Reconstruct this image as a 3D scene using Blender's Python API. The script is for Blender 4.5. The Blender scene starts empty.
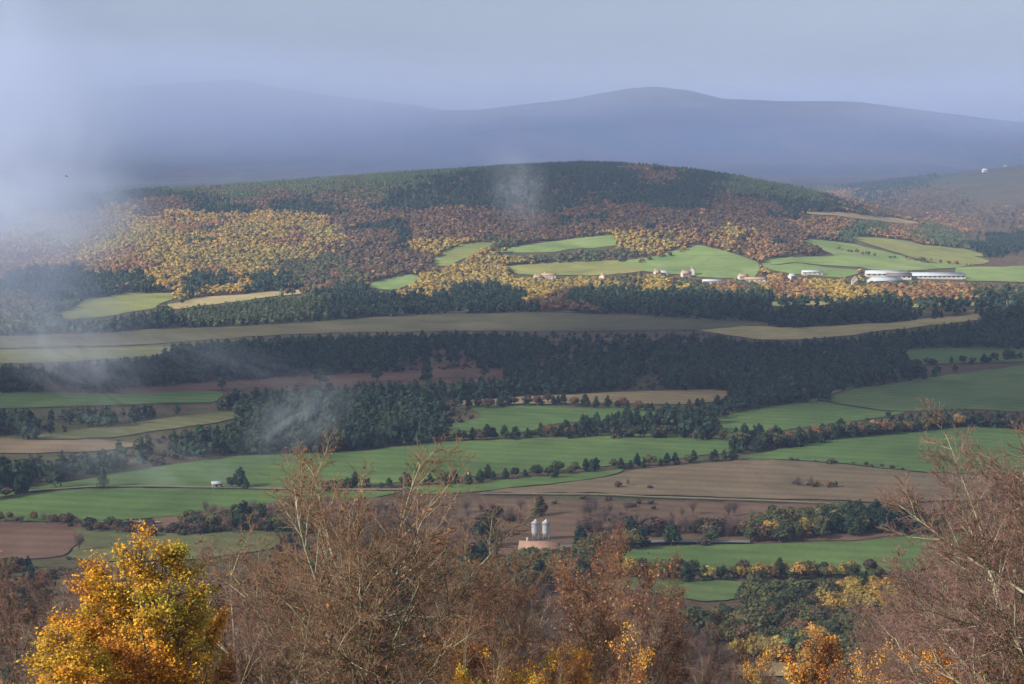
import bpy, bmesh, math, random
import numpy as np
from mathutils import Vector
random.seed(7); rng = np.random.default_rng(7)
C = bpy.context.scene.collection
scene = bpy.context.scene
# ------------------------------------------------------------------ camera model
F = 1911.0; W2, H2 = 512.0, 342.0; CZ = 160.0
TH = math.atan(212.0 / F); CT, ST = math.cos(TH), math.sin(TH)
def project(x, y, z):
    """world -> pixel"""
    dz = z - CZ
    d = y * CT - dz * ST
    up = y * ST + dz * CT
    return W2 + F * x / d, H2 - F * up / d, d
def ray(u, v):
    a = (np.asarray(u, float) - W2) / F; b = (H2 - np.asarray(v, float)) / F
    return a, CT + b * ST, -ST + b * CT
# ------------------------------------------------------------------ noise
_T = np.random.default_rng(3).random((256, 256))
def vnoise(x, y):
    xi = np.floor(x).astype(int); yi = np.floor(y).astype(int)
    fx = x - xi; fy = y - yi
    fx = fx * fx * (3 - 2 * fx); fy = fy * fy * (3 - 2 * fy)
    a = _T[xi & 255, yi & 255]; b = _T[(xi + 1) & 255, yi & 255]
    c = _T[xi & 255, (yi + 1) & 255]; d = _T[(xi + 1) & 255, (yi + 1) & 255]
    return (a * (1 - fx) + b * fx) * (1 - fy) + (c * (1 - fx) + d * fx) * fy - 0.5
def fbm(x, y, o=4):
    s = 0; a = 1.0
    for k in range(o):
        s = s + a * vnoise(x * 2 ** k + 17.3 * k, y * 2 ** k + 5.1 * k); a *= 0.5
    return s
def sstep(a, b, x):
    t = np.clip((x - a) / (b - a), 0, 1); return t * t * (3 - 2 * t)
# ------------------------------------------------------------------ terrain
_yy = np.arange(-3000, 3001, 5.0)
_zz = np.interp(_yy, [-3000, -400, -150, 0, 20, 76, 150, 250, 350, 450, 600, 800, 3000],
                [330, 330, 235, 158, 151, 128, 97, 58, 30, 12, 2, 0, 0])
_k = np.hanning(13); _k /= _k.sum()
_zs = np.convolve(np.pad(_zz, 6, mode='edge'), _k, 'valid')
_zs -= (_zs[600] - 158.2) * np.exp(-(_yy / 60) ** 2)
def prof(us, vs, depth, off):
    us = np.array(us, float); z = CZ - (np.array(vs, float) + off - 130) * depth / F
    return (us - 512) / F, np.maximum(z, 0)
R1 = prof([-900, -200, 0, 140, 250, 400, 500, 580, 660, 740, 800, 850, 900, 960, 1040, 1200],
          [240, 205, 200, 186, 179, 169, 164, 161, 165, 175, 184, 197, 212, 224, 240, 260], 2950, 6)
R2 = prof([500, 840, 900, 960, 1024, 1300, 1800], [194, 186, 179, 171, 164, 150, 160], 4800, 3)
R3 = prof([-900, -200, 0, 200, 300, 400, 480, 560, 600, 630, 655, 690, 720, 780, 860, 930, 1024, 1200, 1800],
          [120, 118, 120, 122, 116, 109, 109, 101, 94, 89, 87, 91, 99, 102, 103, 112, 122, 110, 118], 8000, 0)
R4 = prof([-900, 0, 120, 200, 240, 290, 340, 420, 560, 1800], [100, 96, 88, 83, 79, 90, 98, 106, 130, 130], 10500, 0)
def gz(x, y):
    x = np.asarray(x, float); y = np.asarray(y, float)
    yc = np.maximum(y, 60.0); u = x / yc
    u = np.where(y > 60, u, 0.0)
    r = np.hypot(x, y)
    w = sstep(40, 220, r)
    z = np.interp(y + w * (40 * np.sin(x / 130.0 + .6) + 60 * vnoise(x / 120., y / 160.)), _yy, _zs)
    pl = sstep(450, 900, y)
    z = z + pl * (2.2 * np.sin(x / 190. + y / 410.) + 5.0 * vnoise(x / 260., y / 230. + 9) )
    h1 = np.interp(u, *R1)
    s1 = sstep(1960, 2960, y) * (1 - sstep(3000, 4100, y))
    z = z + 9 * sstep(2050, 2300, y) * (1 - sstep(2650, 2900, y)) * np.abs(np.sin(x / 95. + .8 * np.sin(y / 210.) + 1.5 * vnoise(x / 200., y / 300.))) * np.clip(h1 / 60., 0, 1)
    z = z + h1 * s1 * (1 + .16 * fbm(x / 420., y / 360.) * (1 - sstep(2600, 2900, y))) 
    z = z + np.interp(u, *R2) * sstep(3300, 4800, y) * (1 - sstep(4900, 6600, y)) * (1 + .1 * fbm(x / 300., y / 300.))
    m = sstep(5600, 8000, y)
    z = z + np.interp(u, *R3) * m * (1 - .35 * sstep(8100, 9500, y)) * (1 + (.30 * (1 - m) + .025) * fbm(x / 700., y / 900.))
    z = z + np.maximum(np.interp(u, *R4) - np.interp(u, *R3) * .65, 0) * sstep(9200, 10500, y) * (1 - .3 * sstep(10600, 13000, y))
    return z
def px_to_world(us, vs):
    us = np.atleast_1d(np.asarray(us, float)); vs = np.atleast_1d(np.asarray(vs, float))
    dx, dy, dz = ray(us, vs)
    t = np.geomspace(15, 12000, 1600)
    X = dx[:, None] * t; Y = dy[:, None] * t; Z = CZ + dz[:, None] * t
    below = Z < gz(X, Y)
    i = np.argmax(below, 1); i = np.where(below.any(1), i, len(t) - 1); i = np.maximum(i, 1)
    lo, hi = t[i - 1], t[i]
    for _ in range(14):
        m = (lo + hi) / 2
        b = CZ + dz * m < gz(dx * m, dy * m)
        hi = np.where(b, m, hi); lo = np.where(b, lo, m)
    return dx * hi, dy * hi
def at(u, v):
    x, y = px_to_world([u], [v]); return float(x[0]), float(y[0]), float(gz(x, y)[0])
# ------------------------------------------------------------------ materials
def nt(name):
    m = bpy.data.materials.new(name); m.use_nodes = True
    n = m.node_tree; n.nodes.clear(); return m, n
def N(n, typ, **kw):
    d = n.nodes.new(typ)
    for k, v in kw.items():
        if k in d.bl_rna.properties: setattr(d, k, v)
        else: d.inputs[k].default_value = v
    return d
def L(n, a, b): n.links.new(a, b)
def ramp(n, fac, stops):
    r = N(n, 'ShaderNodeValToRGB'); e = r.color_ramp.elements
    while len(e) < len(stops): e.new(.5)
    for i, (p, c) in enumerate(stops):
        e[i].position = p; e[i].color = (*c, 1)
    L(n, fac, r.inputs['Fac']); return r.outputs['Color']
def noise(n, vec, scale, detail=4, rough=.55, dist=0.):
    t = N(n, 'ShaderNodeTexNoise', Scale=scale, Detail=detail, Roughness=rough, Distortion=dist)
    L(n, vec, t.inputs['Vector']); return t.outputs['Fac']
def mixc(n, f, a, b, mode='MIX'):
    m = N(n, 'ShaderNodeMix', data_type='RGBA', blend_type=mode)
    for s, v in ((m.inputs['Factor'], f), (m.inputs['A'], a), (m.inputs['B'], b)):
        s = s if s.enabled else s
        pass
    ins = [i for i in m.inputs if i.enabled]
    for s, v in zip(ins, (f, a, b)):
        if hasattr(v, 'is_linked'): L(n, v, s)
        elif isinstance(v, (int, float)): s.default_value = v
        else: s.default_value = (*v, 1)
    return [o for o in m.outputs if o.enabled][0]
def pos(n): return N(n, 'ShaderNodeNewGeometry').outputs['Position']
def bsdf(n, col, rough=.9, spec=.1, normal=None):
    b = N(n, 'ShaderNodeBsdfPrincipled', Roughness=rough)
    b.inputs['Specular IOR Level'].default_value = spec
    if hasattr(col, 'is_linked'): L(n, col, b.inputs['Base Color'])
    else: b.inputs['Base Color'].default_value = (*col, 1)
    if normal is not None: L(n, normal, b.inputs['Normal'])
    o = N(n, 'ShaderNodeOutputMaterial'); L(n, b.outputs[0], o.inputs['Surface']); return b
def bump(n, h, strength, dist):
    b = N(n, 'ShaderNodeBump', Strength=strength, Distance=dist); L(n, h, b.inputs['Height']); return b.outputs[0]
def field_mat(name, c1, c2, c3, ang=0.3, stripe=.08):
    """crop or grass: broad patches, fine mottling and drill lines that follow the field"""
    m, n = nt(name); p = pos(n)
    big = noise(n, p, .008, 4, .6); mid = noise(n, p, .022, 6, .68, .5); fine = noise(n, p, .6, 3, .7)
    col = ramp(n, big, [(.3, c1), (.52, c2), (.72, c3)])
    k = ramp(n, mid, [(.25, (.62, .66, .66)), (.75, (1.38, 1.34, 1.30))])
    col = mixc(n, 1.0, col, k, 'MULTIPLY')
    k2 = ramp(n, fine, [(.2, (.8, .8, .8)), (.8, (1.2, 1.2, 1.2))])
    col = mixc(n, 1.0, col, k2, 'MULTIPLY')
    mp = N(n, 'ShaderNodeMapping'); mp.inputs['Rotation'].default_value = (0, 0, ang); L(n, p, mp.inputs['Vector'])
    wv = N(n, 'ShaderNodeTexWave', Scale=.025, Distortion=6.0, Detail=2.0); wv.inputs['Detail Scale'].default_value = .12
    wv.bands_direction = 'Y'; L(n, mp.outputs[0], wv.inputs['Vector'])
    k3 = ramp(n, wv.outputs['Fac'], [(.0, (1 - stripe,) * 3), (.5, (1, 1, 1)), (1, (1 + stripe,) * 3)])
    col = mixc(n, 1.0, col, k3, 'MULTIPLY')
    bsdf(n, col, .95, .05, bump(n, fine, .5, .3)); return m
M = {}
M['wheat'] = field_mat('wheat', (.056, .094, .031), (.072, .117, .038), (.092, .132, .046), .25)
M['wheat_sunlit'] = field_mat('wheat_sunlit', (.105, .155, .053), (.135, .182, .064), (.165, .195, .074), .1)  # lighter copy of wheat for sunlit fields; sunlight is put into the colour
M['olive'] = field_mat('olive', (.075, .085, .035), (.095, .100, .045), (.12, .115, .055), .5)
M['olive_sunlit'] = field_mat('olive_sunlit', (.12, .14, .045), (.16, .165, .055), (.18, .16, .06), .5)  # the olive grass again, its tone raised to carry the sun's brightness
M['dull'] = field_mat('dull', (.060, .062, .034), (.085, .078, .044), (.095, .084, .050), .1)
M['brown'] = field_mat('brown', (.105, .078, .052), (.130, .098, .064), (.098, .088, .050), .2)
M['plough'] = field_mat('plough', (.090, .052, .038), (.110, .066, .048), (.125, .080, .058), .2)
M['tan'] = field_mat('tan', (.18, .135, .075), (.22, .165, .09), (.26, .195, .11), .2)
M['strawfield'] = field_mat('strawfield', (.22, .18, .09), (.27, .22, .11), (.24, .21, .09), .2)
M['track'] = field_mat('track', (.15, .12, .08), (.18, .145, .10), (.21, .165, .12), .2, .05)
M['tarmac'] = field_mat('tarmac', (.10, .10, .10), (.12, .12, .12), (.13, .13, .13), .2, .05)
def ground_mat():
    m, n = nt('forest_floor'); p = pos(n)
    sep = N(n, 'ShaderNodeSeparateXYZ'); L(n, p, sep.inputs[0])
    big = noise(n, p, .006, 5, .6, 1.0); mid = noise(n, p, .04, 5, .65); fine = noise(n, p, .35, 4, .7)
    col = ramp(n, big, [(.30, (.060, .044, .028)), (.45, (.085, .060, .038)), (.55, (.055, .056, .026)), (.70, (.095, .068, .042))])
    col = mixc(n, 1.0, col, ramp(n, mid, [(.25, (.6,) * 3), (.75, (1.35,) * 3)]), 'MULTIPLY')
    col = mixc(n, 1.0, col, ramp(n, fine, [(.25, (.6,) * 3), (.75, (1.4,) * 3)]), 'MULTIPLY')
    # far mountain woods and clearings
    f1 = noise(n, p, .0016, 7, .68, .8); f2 = noise(n, p, .012, 6, .75)
    far = ramp(n, f1, [(.36, (.020, .034, .020)), (.47, (.030, .036, .022)), (.55, (.075, .045, .028)), (.66, (.060, .075, .032)), (.74, (.10, .085, .045))])
    far = mixc(n, 1.0, far, ramp(n, f2, [(.3, (.35,) * 3), (.7, (1.6,) * 3)]), 'MULTIPLY')
    mr = N(n, 'ShaderNodeMapRange'); mr.inputs['From Min'].default_value = 3600; mr.inputs['From Max'].default_value = 4900
    L(n, sep.outputs['Y'], mr.inputs['Value'])
    col = mixc(n, mr.outputs[0], col, far)
    bsdf(n, col, .95, .05, bump(n, mid, .6, 3.)); return m
M['ground'] = ground_mat()
def foliage_mat(name, translucent=.0, rough=.75):
    m, n = nt(name)
    a = N(n, 'ShaderNodeAttribute', attribute_name='tint'); oi = N(n, 'ShaderNodeObjectInfo')
    col = mixc(n, 1.0, a.outputs['Color'], oi.outputs['Color'], 'MULTIPLY')
    b = N(n, 'ShaderNodeBsdfPrincipled', Roughness=rough); b.inputs['Specular IOR Level'].default_value = .15
    L(n, col, b.inputs['Base Color'])
    o = N(n, 'ShaderNodeOutputMaterial')
    if translucent:
        t = N(n, 'ShaderNodeBsdfTranslucent'); L(n, col, t.inputs['Color'])
        mx = N(n, 'ShaderNodeMixShader', Fac=translucent); L(n, b.outputs[0], mx.inputs[1]); L(n, t.outputs[0], mx.inputs[2])
        L(n, mx.outputs[0], o.inputs['Surface'])
    else: L(n, b.outputs[0], o.inputs['Surface'])
    return m
M['foliage'] = foliage_mat('foliage', .15)
M['leaf'] = foliage_mat('autumn_leaf', .35)
def bark_mat(name, c1, c2, c3, scale=3.):
    m, n = nt(name); p = pos(n)
    f = noise(n, p, scale, 5, .7); col = ramp(n, f, [(.3, c1), (.5, c2), (.68, c3)])
    bsdf(n, col, .9, .1, bump(n, f, .4, .03)); return m
M['bark'] = bark_mat('bark', (.05, .042, .03), (.09, .08, .05), (.15, .15, .10))
M['bark_lichen'] = bark_mat('bark_lichen', (.11, .10, .06), (.21, .195, .125), (.34, .33, .25), 2.)
M['bark_pale'] = bark_mat('bark_pale', (.16, .13, .10), (.27, .23, .18), (.42, .40, .35), 2.)
M['twig_red'] = bark_mat('twig_red', (.13, .068, .052), (.19, .105, .08), (.26, .17, .13), .8)
M['twig_grey'] = bark_mat('twig_grey', (.14, .095, .065), (.21, .155, .11), (.30, .25, .19), .8)
M['twig_olive'] = bark_mat('twig_olive', (.15, .11, .055), (.23, .17, .085), (.30, .24, .14), .8)
def plain_mat(name, col, rough=.7, spec=.2, var=.2, scale=.8):
    m, n = nt(name); p = pos(n); f = noise(n, p, scale, 5, .65)
    c = mixc(n, 1.0, ramp(n, f, [(.25, (1 - var,) * 3), (.75, (1 + var,) * 3)]), col, 'MULTIPLY')
    bsdf(n, c, rough, spec); return m
# ------------------------------------------------------------------ mesh helpers
def mesh_quads(name, V, Q, tint=None, mats=(), midx=None, smooth=False):
    me = bpy.data.meshes.new(name)
    V = np.ascontiguousarray(V, dtype=np.float32); Q = np.ascontiguousarray(Q, dtype=np.int32)
    k = Q.shape[1]
    me.vertices.add(len(V)); me.vertices.foreach_set('co', V.ravel())
    me.loops.add(Q.size); me.loops.foreach_set('vertex_index', Q.ravel())
    me.polygons.add(len(Q)); me.polygons.foreach_set('loop_start', np.arange(0, Q.size, k, dtype=np.int32))
    if midx is not None: me.polygons.foreach_set('material_index', np.ascontiguousarray(midx, dtype=np.int32))
    if smooth: me.polygons.foreach_set('use_smooth', np.ones(len(Q), dtype=bool))
    me.update(calc_edges=True)
    if tint is not None:
        at_ = me.attributes.new('tint', 'FLOAT_COLOR', 'POINT')
        t = np.ones((len(V), 4), np.float32); t[:, :3] = tint
        at_.data.foreach_set('color', t.ravel())
    for m in mats: me.materials.append(m)
    return me
def link(name, me, parent=None, loc=None, **props):
    o = bpy.data.objects.new(name, me); C.objects.link(o)
    if parent: o.parent = parent
    if loc is not None: o.location = loc
    for k, v in props.items():
        if v is not None: o[k] = v
    return o
# ------------------------------------------------------------------ ground sheet
def build_ground():
    af = np.radians(np.concatenate([np.linspace(-180, -40, 36)[:-1], np.linspace(-40, -19, 30)[:-1], np.linspace(-19, 19, 421),
                                    np.linspace(19, 40, 30)[1:], np.linspace(40, 180, 36)[1:-1]]))
    r = np.concatenate([np.geomspace(1, 500, 110)[:-1], np.geomspace(500, 4500, 330)[:-1], np.geomspace(4500, 14000, 120)])
    A, R = np.meshgrid(af, r)
    X = np.sin(A) * R; Y = np.cos(A) * R; Z = gz(X, Y)
    nr, na = X.shape
    V = np.stack([X, Y, Z], -1).reshape(-1, 3)
    idx = np.arange(nr * na).reshape(nr, na); nx = np.roll(idx, -1, 1)
    Q = np.stack([idx[:-1], nx[:-1], nx[1:], idx[1:]], -1).reshape(-1, 4)[:, ::-1]
    c = len(V); V = np.vstack([V, [[0, 0, float(gz(0., 0.))]]])
    me = mesh_quads('ground', V, Q, mats=[M['ground']], smooth=True)
    o = link('ground', me, kind='structure')
    cap = mesh_quads('ground_cap', np.vstack([V[idx[0]], V[c:]]), np.array([[i, (i + 1) % na, na] for i in range(na)])[:, ::-1], mats=[M['ground']])
    bm = bmesh.new(); bm.from_mesh(me); bm.from_mesh(cap); bmesh.ops.remove_doubles(bm, verts=bm.verts[:], dist=.001) if False else None
    bm.to_mesh(me); bm.free(); bpy.data.meshes.remove(cap)
build_ground()
# ------------------------------------------------------------------ fields (outlines seen from the camera, laid on the terrain)
def catmull(P, closed=True, k=5):
    P = np.array(P, float); n = len(P); out = []
    rng_ = range(n) if closed else range(n - 1)
    for i in rng_:
        if closed: p0, p1, p2, p3 = P[(i - 1) % n], P[i], P[(i + 1) % n], P[(i + 2) % n]
        else: p0, p1, p2, p3 = P[max(i - 1, 0)], P[i], P[i + 1], P[min(i + 2, n - 1)]
        for t in np.linspace(0, 1, k, endpoint=False):
            a = .5 * ((2 * p1) + (-p0 + p2) * t + (2 * p0 - 5 * p1 + 4 * p2 - p3) * t * t + (-p0 + 3 * p1 - 3 * p2 + p3) * t ** 3)
            b = p1 * (1 - t) + p2 * t
            out.append(a * .4 + b * .6)
    if not closed: out.append(P[-1])
    return np.array(out)
FIELDS = [
 # name, material, extra pixels the near edge reaches under the trees, outline
 ('green_field', 'wheat', [(-40,500),(0,493),(60,484),(140,469),(240,457),(350,452),(430,444),(530,438),(600,435),(680,436),(728,442),(735,451),(680,459),(600,467),(480,476),(400,483),(330,489),(240,488),(150,487),(80,488),(30,492),(-40,505)]),
 ('green_field', 'wheat', [(-40,508),(30,494),(85,489),(150,488.5),(240,489.5),(330,491),(400,492),(360,500),(300,502),(240,506),(190,515),(120,521),(0,522),(-40,522)]),
 ('ploughed_field', 'plough', [(-40,524),(0,523),(70,526),(84,540),(62,556),(30,560),(-40,562)]),
 ('rough_meadow', 'olive', [(74,528),(150,534),(215,532),(275,531),(278,548),(200,560),(110,562),(66,557),(86,541)]),
 ('green_field', 'wheat', [(470,407),(530,406),(600,409),(640,408),(662,413),(620,421),(560,424),(520,434),(450,438),(438,431),(445,423),(480,419)]),
 ('stubble_strip', 'tan', [(455,402),(530,397),(600,393),(700,390),(730,391),(728,399),(700,404),(620,404),(530,405),(460,406)]),
 ('green_field', 'wheat', [(712,420),(760,409),(812,402),(830,403),(880,412),(905,412),(880,418),(820,426),(770,433),(735,438),(715,432)]),
 ('pasture', 'olive_green', [(815,400),(850,390),(900,383),(945,376),(1024,366),(1070,364),(1070,410),(1024,412),(960,410),(905,411.5),(882,411),(832,402)]),
 ('green_field', 'wheat', [(748,457),(800,446),(850,437),(930,428),(1000,429),(1070,436),(1070,470),(990,474),(930,473),(870,467),(800,460.5),(745,460.5)]),
 ('grass_strip', 'wheat', [(405,487),(480,483),(560,475),(625,470),(608,477),(545,485),(480,492),(420,496)]),
 ('bare_field', 'brown', [(480,493),(545,486),(612,477),(640,470),(740,461),(800,461.5),(870,468),(930,474),(990,476),(990,500),(900,503),(830,501),(760,499),(700,497),(600,494),(540,494)]),
 ('green_field', 'wheat', [(590,556),(640,549),(700,546),(760,545),(860,542),(930,535),(970,532),(975,562),(870,576),(740,572),(640,568),(590,566)]),
 ('small_meadow', 'olive_green', [(585,581),(640,579),(700,581),(742,583),(738,600),(700,602),(640,592),(590,588)]),
 ('dry_clearing', 'tan', [(735,668),(760,664),(800,661),(812,668),(800,677),(740,678)]),
 ('small_meadow', 'wheat', [(-30,393),(100,394),(222,392),(212,403),(100,406),(-30,409)]),
 ('olive_strip', 'olive', [(30,437),(100,428),(180,417),(240,411),(258,414),(205,425),(110,438),(45,440)]),
 ('stubble_strip', 'tan_dark', [(-30,437),(40,441),(110,441),(142,445),(100,452),(-30,454)]),
 ('bare_strip', 'plough', [(112,390),(190,385),(260,380),(350,374),(500,370),(515,376),(350,383),(200,392),(122,394)]),
 ('dry_meadow', 'dull', [(-30,338),(60,335),(150,330),(260,325),(350,319),(450,314),(560,313),(640,316),(760,323),(775,330),(680,331),(560,332),(450,332),(350,333),(250,337),(180,343),(100,347),(-30,349)]),
 ('dry_meadow', 'olive', [(-30,352),(90,349),(182,347),(150,357),(60,363),(-30,364)]),
 ('sunny_meadow', 'olive_sunlit', [(86,300),(140,293),(182,294),(166,302),(150,309),(100,318),(56,320)]),
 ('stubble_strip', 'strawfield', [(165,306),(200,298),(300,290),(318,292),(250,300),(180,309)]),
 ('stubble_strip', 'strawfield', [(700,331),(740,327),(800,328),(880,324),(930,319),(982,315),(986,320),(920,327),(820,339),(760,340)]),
 ('olive_strip', 'olive_sunlit', [(755,304),(800,301),(838,303),(820,306),(770,307)]),
 ('olive_strip', 'olive_sunlit', [(880,308),(920,304),(1010,302),(1010,305),(930,308)]),
 ('green_field', 'wheat', [(903,351),(960,348.5),(1040,350),(1040,361),(980,363.5),(920,365)]),
 ('sunlit_field', 'wheat_sunlit', [(618,262),(650,257),(680,250),(700,245),(726,252),(757,262),(755,279),(700,277),(640,271)]),
 ('sunlit_field', 'wheat_sunlit', [(492,252),(540,243),(612,235.5),(614,246),(580,249),(540,253)]),
 ('sunlit_meadow', 'olive_sunlit', [(428,262),(460,244),(492,243),(478,252),(446,267)]),
 ('sunlit_meadow', 'olive_sunlit', [(508,267),(560,262),(618,261),(644,270),(600,276),(520,275)]),
 ('sunlit_field', 'wheat_sunlit', [(368,284),(412,275),(422,280),(400,290),(372,289)]),
 ('sunlit_field', 'wheat_sunlit', [(798,239.5),(850,244),(900,256),(925,262),(975,266),(900,272),(860,268),(790,263),(760,266),(775,258),(835,256)]),
 ('sunlit_meadow', 'olive_sunlit', [(850,237),(900,240.5),(950,250),(992,262),(965,266),(928,261),(885,250)]),
 ('sunlit_field', 'wheat_sunlit', [(955,268),(1050,267),(1050,282),(968,281)]),
 ('sunlit_field', 'wheat_sunlit', [(760,266),(800,264),(850,270),(862,273),(840,278),(790,274)]),
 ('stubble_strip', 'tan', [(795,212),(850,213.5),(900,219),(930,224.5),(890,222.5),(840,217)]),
 ('clearing', 'olive_sunlit', [(925,245),(960,249),(990,257),(970,256),(935,250)]),
]
M['olive_green'] = field_mat('olive_green', (.062, .095, .035), (.080, .115, .043), (.092, .125, .048), .4)
M['tan_dark'] = field_mat('tan_dark', (.12, .088, .058), (.15, .11, .072), (.17, .125, .08), .2)
def drape_poly(name, XY, mat, off, step=22., **props):
    bm = bmesh.new()
    vs = [bm.verts.new((float(x), float(y), 0)) for x, y in XY]
    bm.faces.new(vs)
    bmesh.ops.triangulate(bm, faces=bm.faces[:])
    for ax in (0, 1):
        a0, a1 = XY[:, ax].min(), XY[:, ax].max()
        for c in np.arange(math.floor(a0 / step) * step, a1, step):
            no = (1, 0, 0) if ax == 0 else (0, 1, 0); co = (c + .37, 0, 0) if ax == 0 else (0, c + .37, 0)
            bmesh.ops.bisect_plane(bm, geom=bm.verts[:] + bm.edges[:] + bm.faces[:], plane_co=co, plane_no=no, dist=1e-4)
    P = np.array([v.co[:] for v in bm.verts]); Z = gz(P[:, 0], P[:, 1]) + off
    for v, z in zip(bm.verts, Z): v.co.z = z
    bmesh.ops.recalc_face_normals(bm, faces=bm.faces[:])
    me = bpy.data.meshes.new(name)
    for f in bm.faces: f.smooth = True
    if sum(f.normal.z for f in bm.faces) < 0: bmesh.ops.reverse_faces(bm, faces=bm.faces[:])
    bm.to_mesh(me); bm.free(); me.materials.append(M[mat])
    return link(name, me, kind='structure', **props)
SCRUB = [('rough_slope', 'russet', [(400,500),(470,499),(560,500),(640,501),(700,503),(770,504),(840,506),(930,505),(1000,505),(1000,530),(920,532),(860,540),(760,541),(640,542),(600,548),(560,556),(480,560),(420,545),(390,520)]),
 ('rough_slope', 'russet', [(175,500),(240,503),(300,500),(380,498),(380,530),(300,528),(180,530),(90,530),(-30,532),(-30,523),(90,522),(150,520)]),
 ('rough_slope', 'plough', [(100,383),(190,378),(260,372),(350,366),(500,362),(620,360),(640,372),(560,380),(350,386),(100,396)])]
M['russet'] = field_mat('russet', (.085, .052, .038), (.115, .074, .050), (.085, .062, .040), .3)
FPOLY = []
for i, (nm, mt, P) in enumerate(FIELDS):
    PP = catmull(P, True, 6)
    PP = PP + np.stack([fbm(PP[:, 0] / 14., PP[:, 1] / 9.) * 5.0, fbm(PP[:, 0] / 15. + 40, PP[:, 1] / 9.) * 1.3], -1)
    FPOLY.append(PP)
    x, y = px_to_world(PP[:, 0], PP[:, 1])
    # drop repeated or backward jumps caused by occlusion
    drape_poly(nm, np.stack([x, y], -1), mt, .35 + .01 * i, step=22. if y.mean() < 1500 else 30.)
for nm, mt, P in SCRUB:
    PP = catmull(P, True, 6); PP = PP + np.stack([fbm(PP[:, 0] / 14., PP[:, 1] / 9.) * 6.0, fbm(PP[:, 0] / 15. + 40, PP[:, 1] / 9.) * 2.3], -1)
    x, y = px_to_world(PP[:, 0], PP[:, 1]); drape_poly(nm, np.stack([x, y], -1), mt, .2)
def ribbon(name, P, width, mat, off=.9, k=8):
    PP = catmull(P, False, k); x, y = px_to_world(PP[:, 0], PP[:, 1])
    d = np.stack([np.gradient(x), np.gradient(y)], -1); d /= np.linalg.norm(d, axis=1, keepdims=True)
    nrm = np.stack([-d[:, 1], d[:, 0]], -1) * width / 2
    a = np.stack([x, y], -1) + nrm; b = np.stack([x, y], -1) - nrm
    XY = np.stack([a, b], 1).reshape(-1, 2); V = np.column_stack([XY, gz(XY[:, 0], XY[:, 1]) + off])
    n = len(x); Q = np.array([[2 * i, 2 * i + 1, 2 * i + 3, 2 * i + 2] for i in range(n - 1)])
    return link(name, mesh_quads(name, V, Q, mats=[M[mat]]), kind='structure')
ribbon('dirt_track', [(20,493),(85,488.5),(150,487.8),(215,489),(290,490.5),(345,491),(420,491)], 2.6, 'track')
ribbon('dirt_track', [(480,495),(540,495.5),(600,496),(650,498.5),(700,500),(760,502),(830,505)], 2.0, 'track')
ribbon('road', [(560,549),(600,545.5),(640,543.8),(700,543),(750,543.5)], 4.5, 'tarmac')
ribbon('dirt_track', [(812,403),(818,399),(835,393),(850,389),(856,386)], 4.0, 'track')
ribbon('dirt_track', [(440,313.2),(500,312.2),(560,312.2),(600,313.5)], 4.0, 'track')
ribbon('dirt_track', [(86,524),(120,523.5),(160,524)], 3.0, 'track')
# ------------------------------------------------------------------ tree prototypes (unit height, all quads)
def cube_sphere():
    vs = []; qs = []; key = {}
    def vid(p):
        p = tuple(np.round(p, 4))
        if p not in key: key[p] = len(vs); vs.append(np.array(p) / np.linalg.norm(p))
        return key[p]
    for ax in range(3):
        for s in (-1, 1):
            for i in range(2):
                for j in range(2):
                    q = []
                    for a, b in ((0, 0), (1, 0), (1, 1), (0, 1)):
                        p = np.zeros(3); p[ax] = s; p[(ax + 1) % 3] = -1 + (i + a); p[(ax + 2) % 3] = -1 + (j + b); q.append(vid(p))
                    qs.append(q if s > 0 else q[::-1])
    return np.array(vs), np.array(qs)
CSV, CSQ = cube_sphere()
def unit(v): return v / np.maximum(np.linalg.norm(v, axis=-1, keepdims=True), 1e-9)
def quads_at(P, Nn, size, r, elong=1.0):
    """square leaf clumps centred on P with normals Nn"""
    n = len(P); rv = unit(r.normal(size=(n, 3)))
    a = unit(np.cross(Nn, rv)); b = np.cross(Nn, a)
    s = size[:, None]; a = a * s; b = b * s * elong
    c = r.uniform(.6, 1.15, (n, 4, 1))
    V = np.stack([P - a * c[:, 0] - b * c[:, 0], P + a * c[:, 1] - b * c[:, 1], P + a * c[:, 2] + b * c[:, 2], P - a * c[:, 3] + b * c[:, 3]], 1)
    return V.reshape(-1, 3), np.arange(4 * n).reshape(-1, 4)
def tube(pts, rad, k=5):
    pts = np.array(pts, float); n = len(pts); V = []
    d = unit(np.gradient(pts, axis=0)); ref = np.array([.3, .9, .2]); a = unit(np.cross(d, ref)); b = np.cross(d, a)
    ang = np.arange(k) * 2 * np.pi / k
    for i in range(n): V.append(pts[i] + rad[i] * (np.cos(ang)[:, None] * a[i] + np.sin(ang)[:, None] * b[i]))
    V = np.vstack(V); Q = []
    for i in range(n - 1):
        for j in range(k): Q.append([i * k + j, i * k + (j + 1) % k, (i + 1) * k + (j + 1) % k, (i + 1) * k + j])
    return V, np.array(Q)
class Acc:
    def __init__(s): s.V = []; s.Q = []; s.T = []; s.n = 0
    def add(s, V, Q, T):
        s.V.append(V); s.Q.append(Q + s.n); s.T.append(np.broadcast_to(T, (len(V), 3)) if np.ndim(T) < 2 else T); s.n += len(V)
    def get(s): return np.vstack(s.V), np.vstack(s.Q), np.vstack(s.T)
BARK = np.array([.09, .075, .055])
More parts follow.
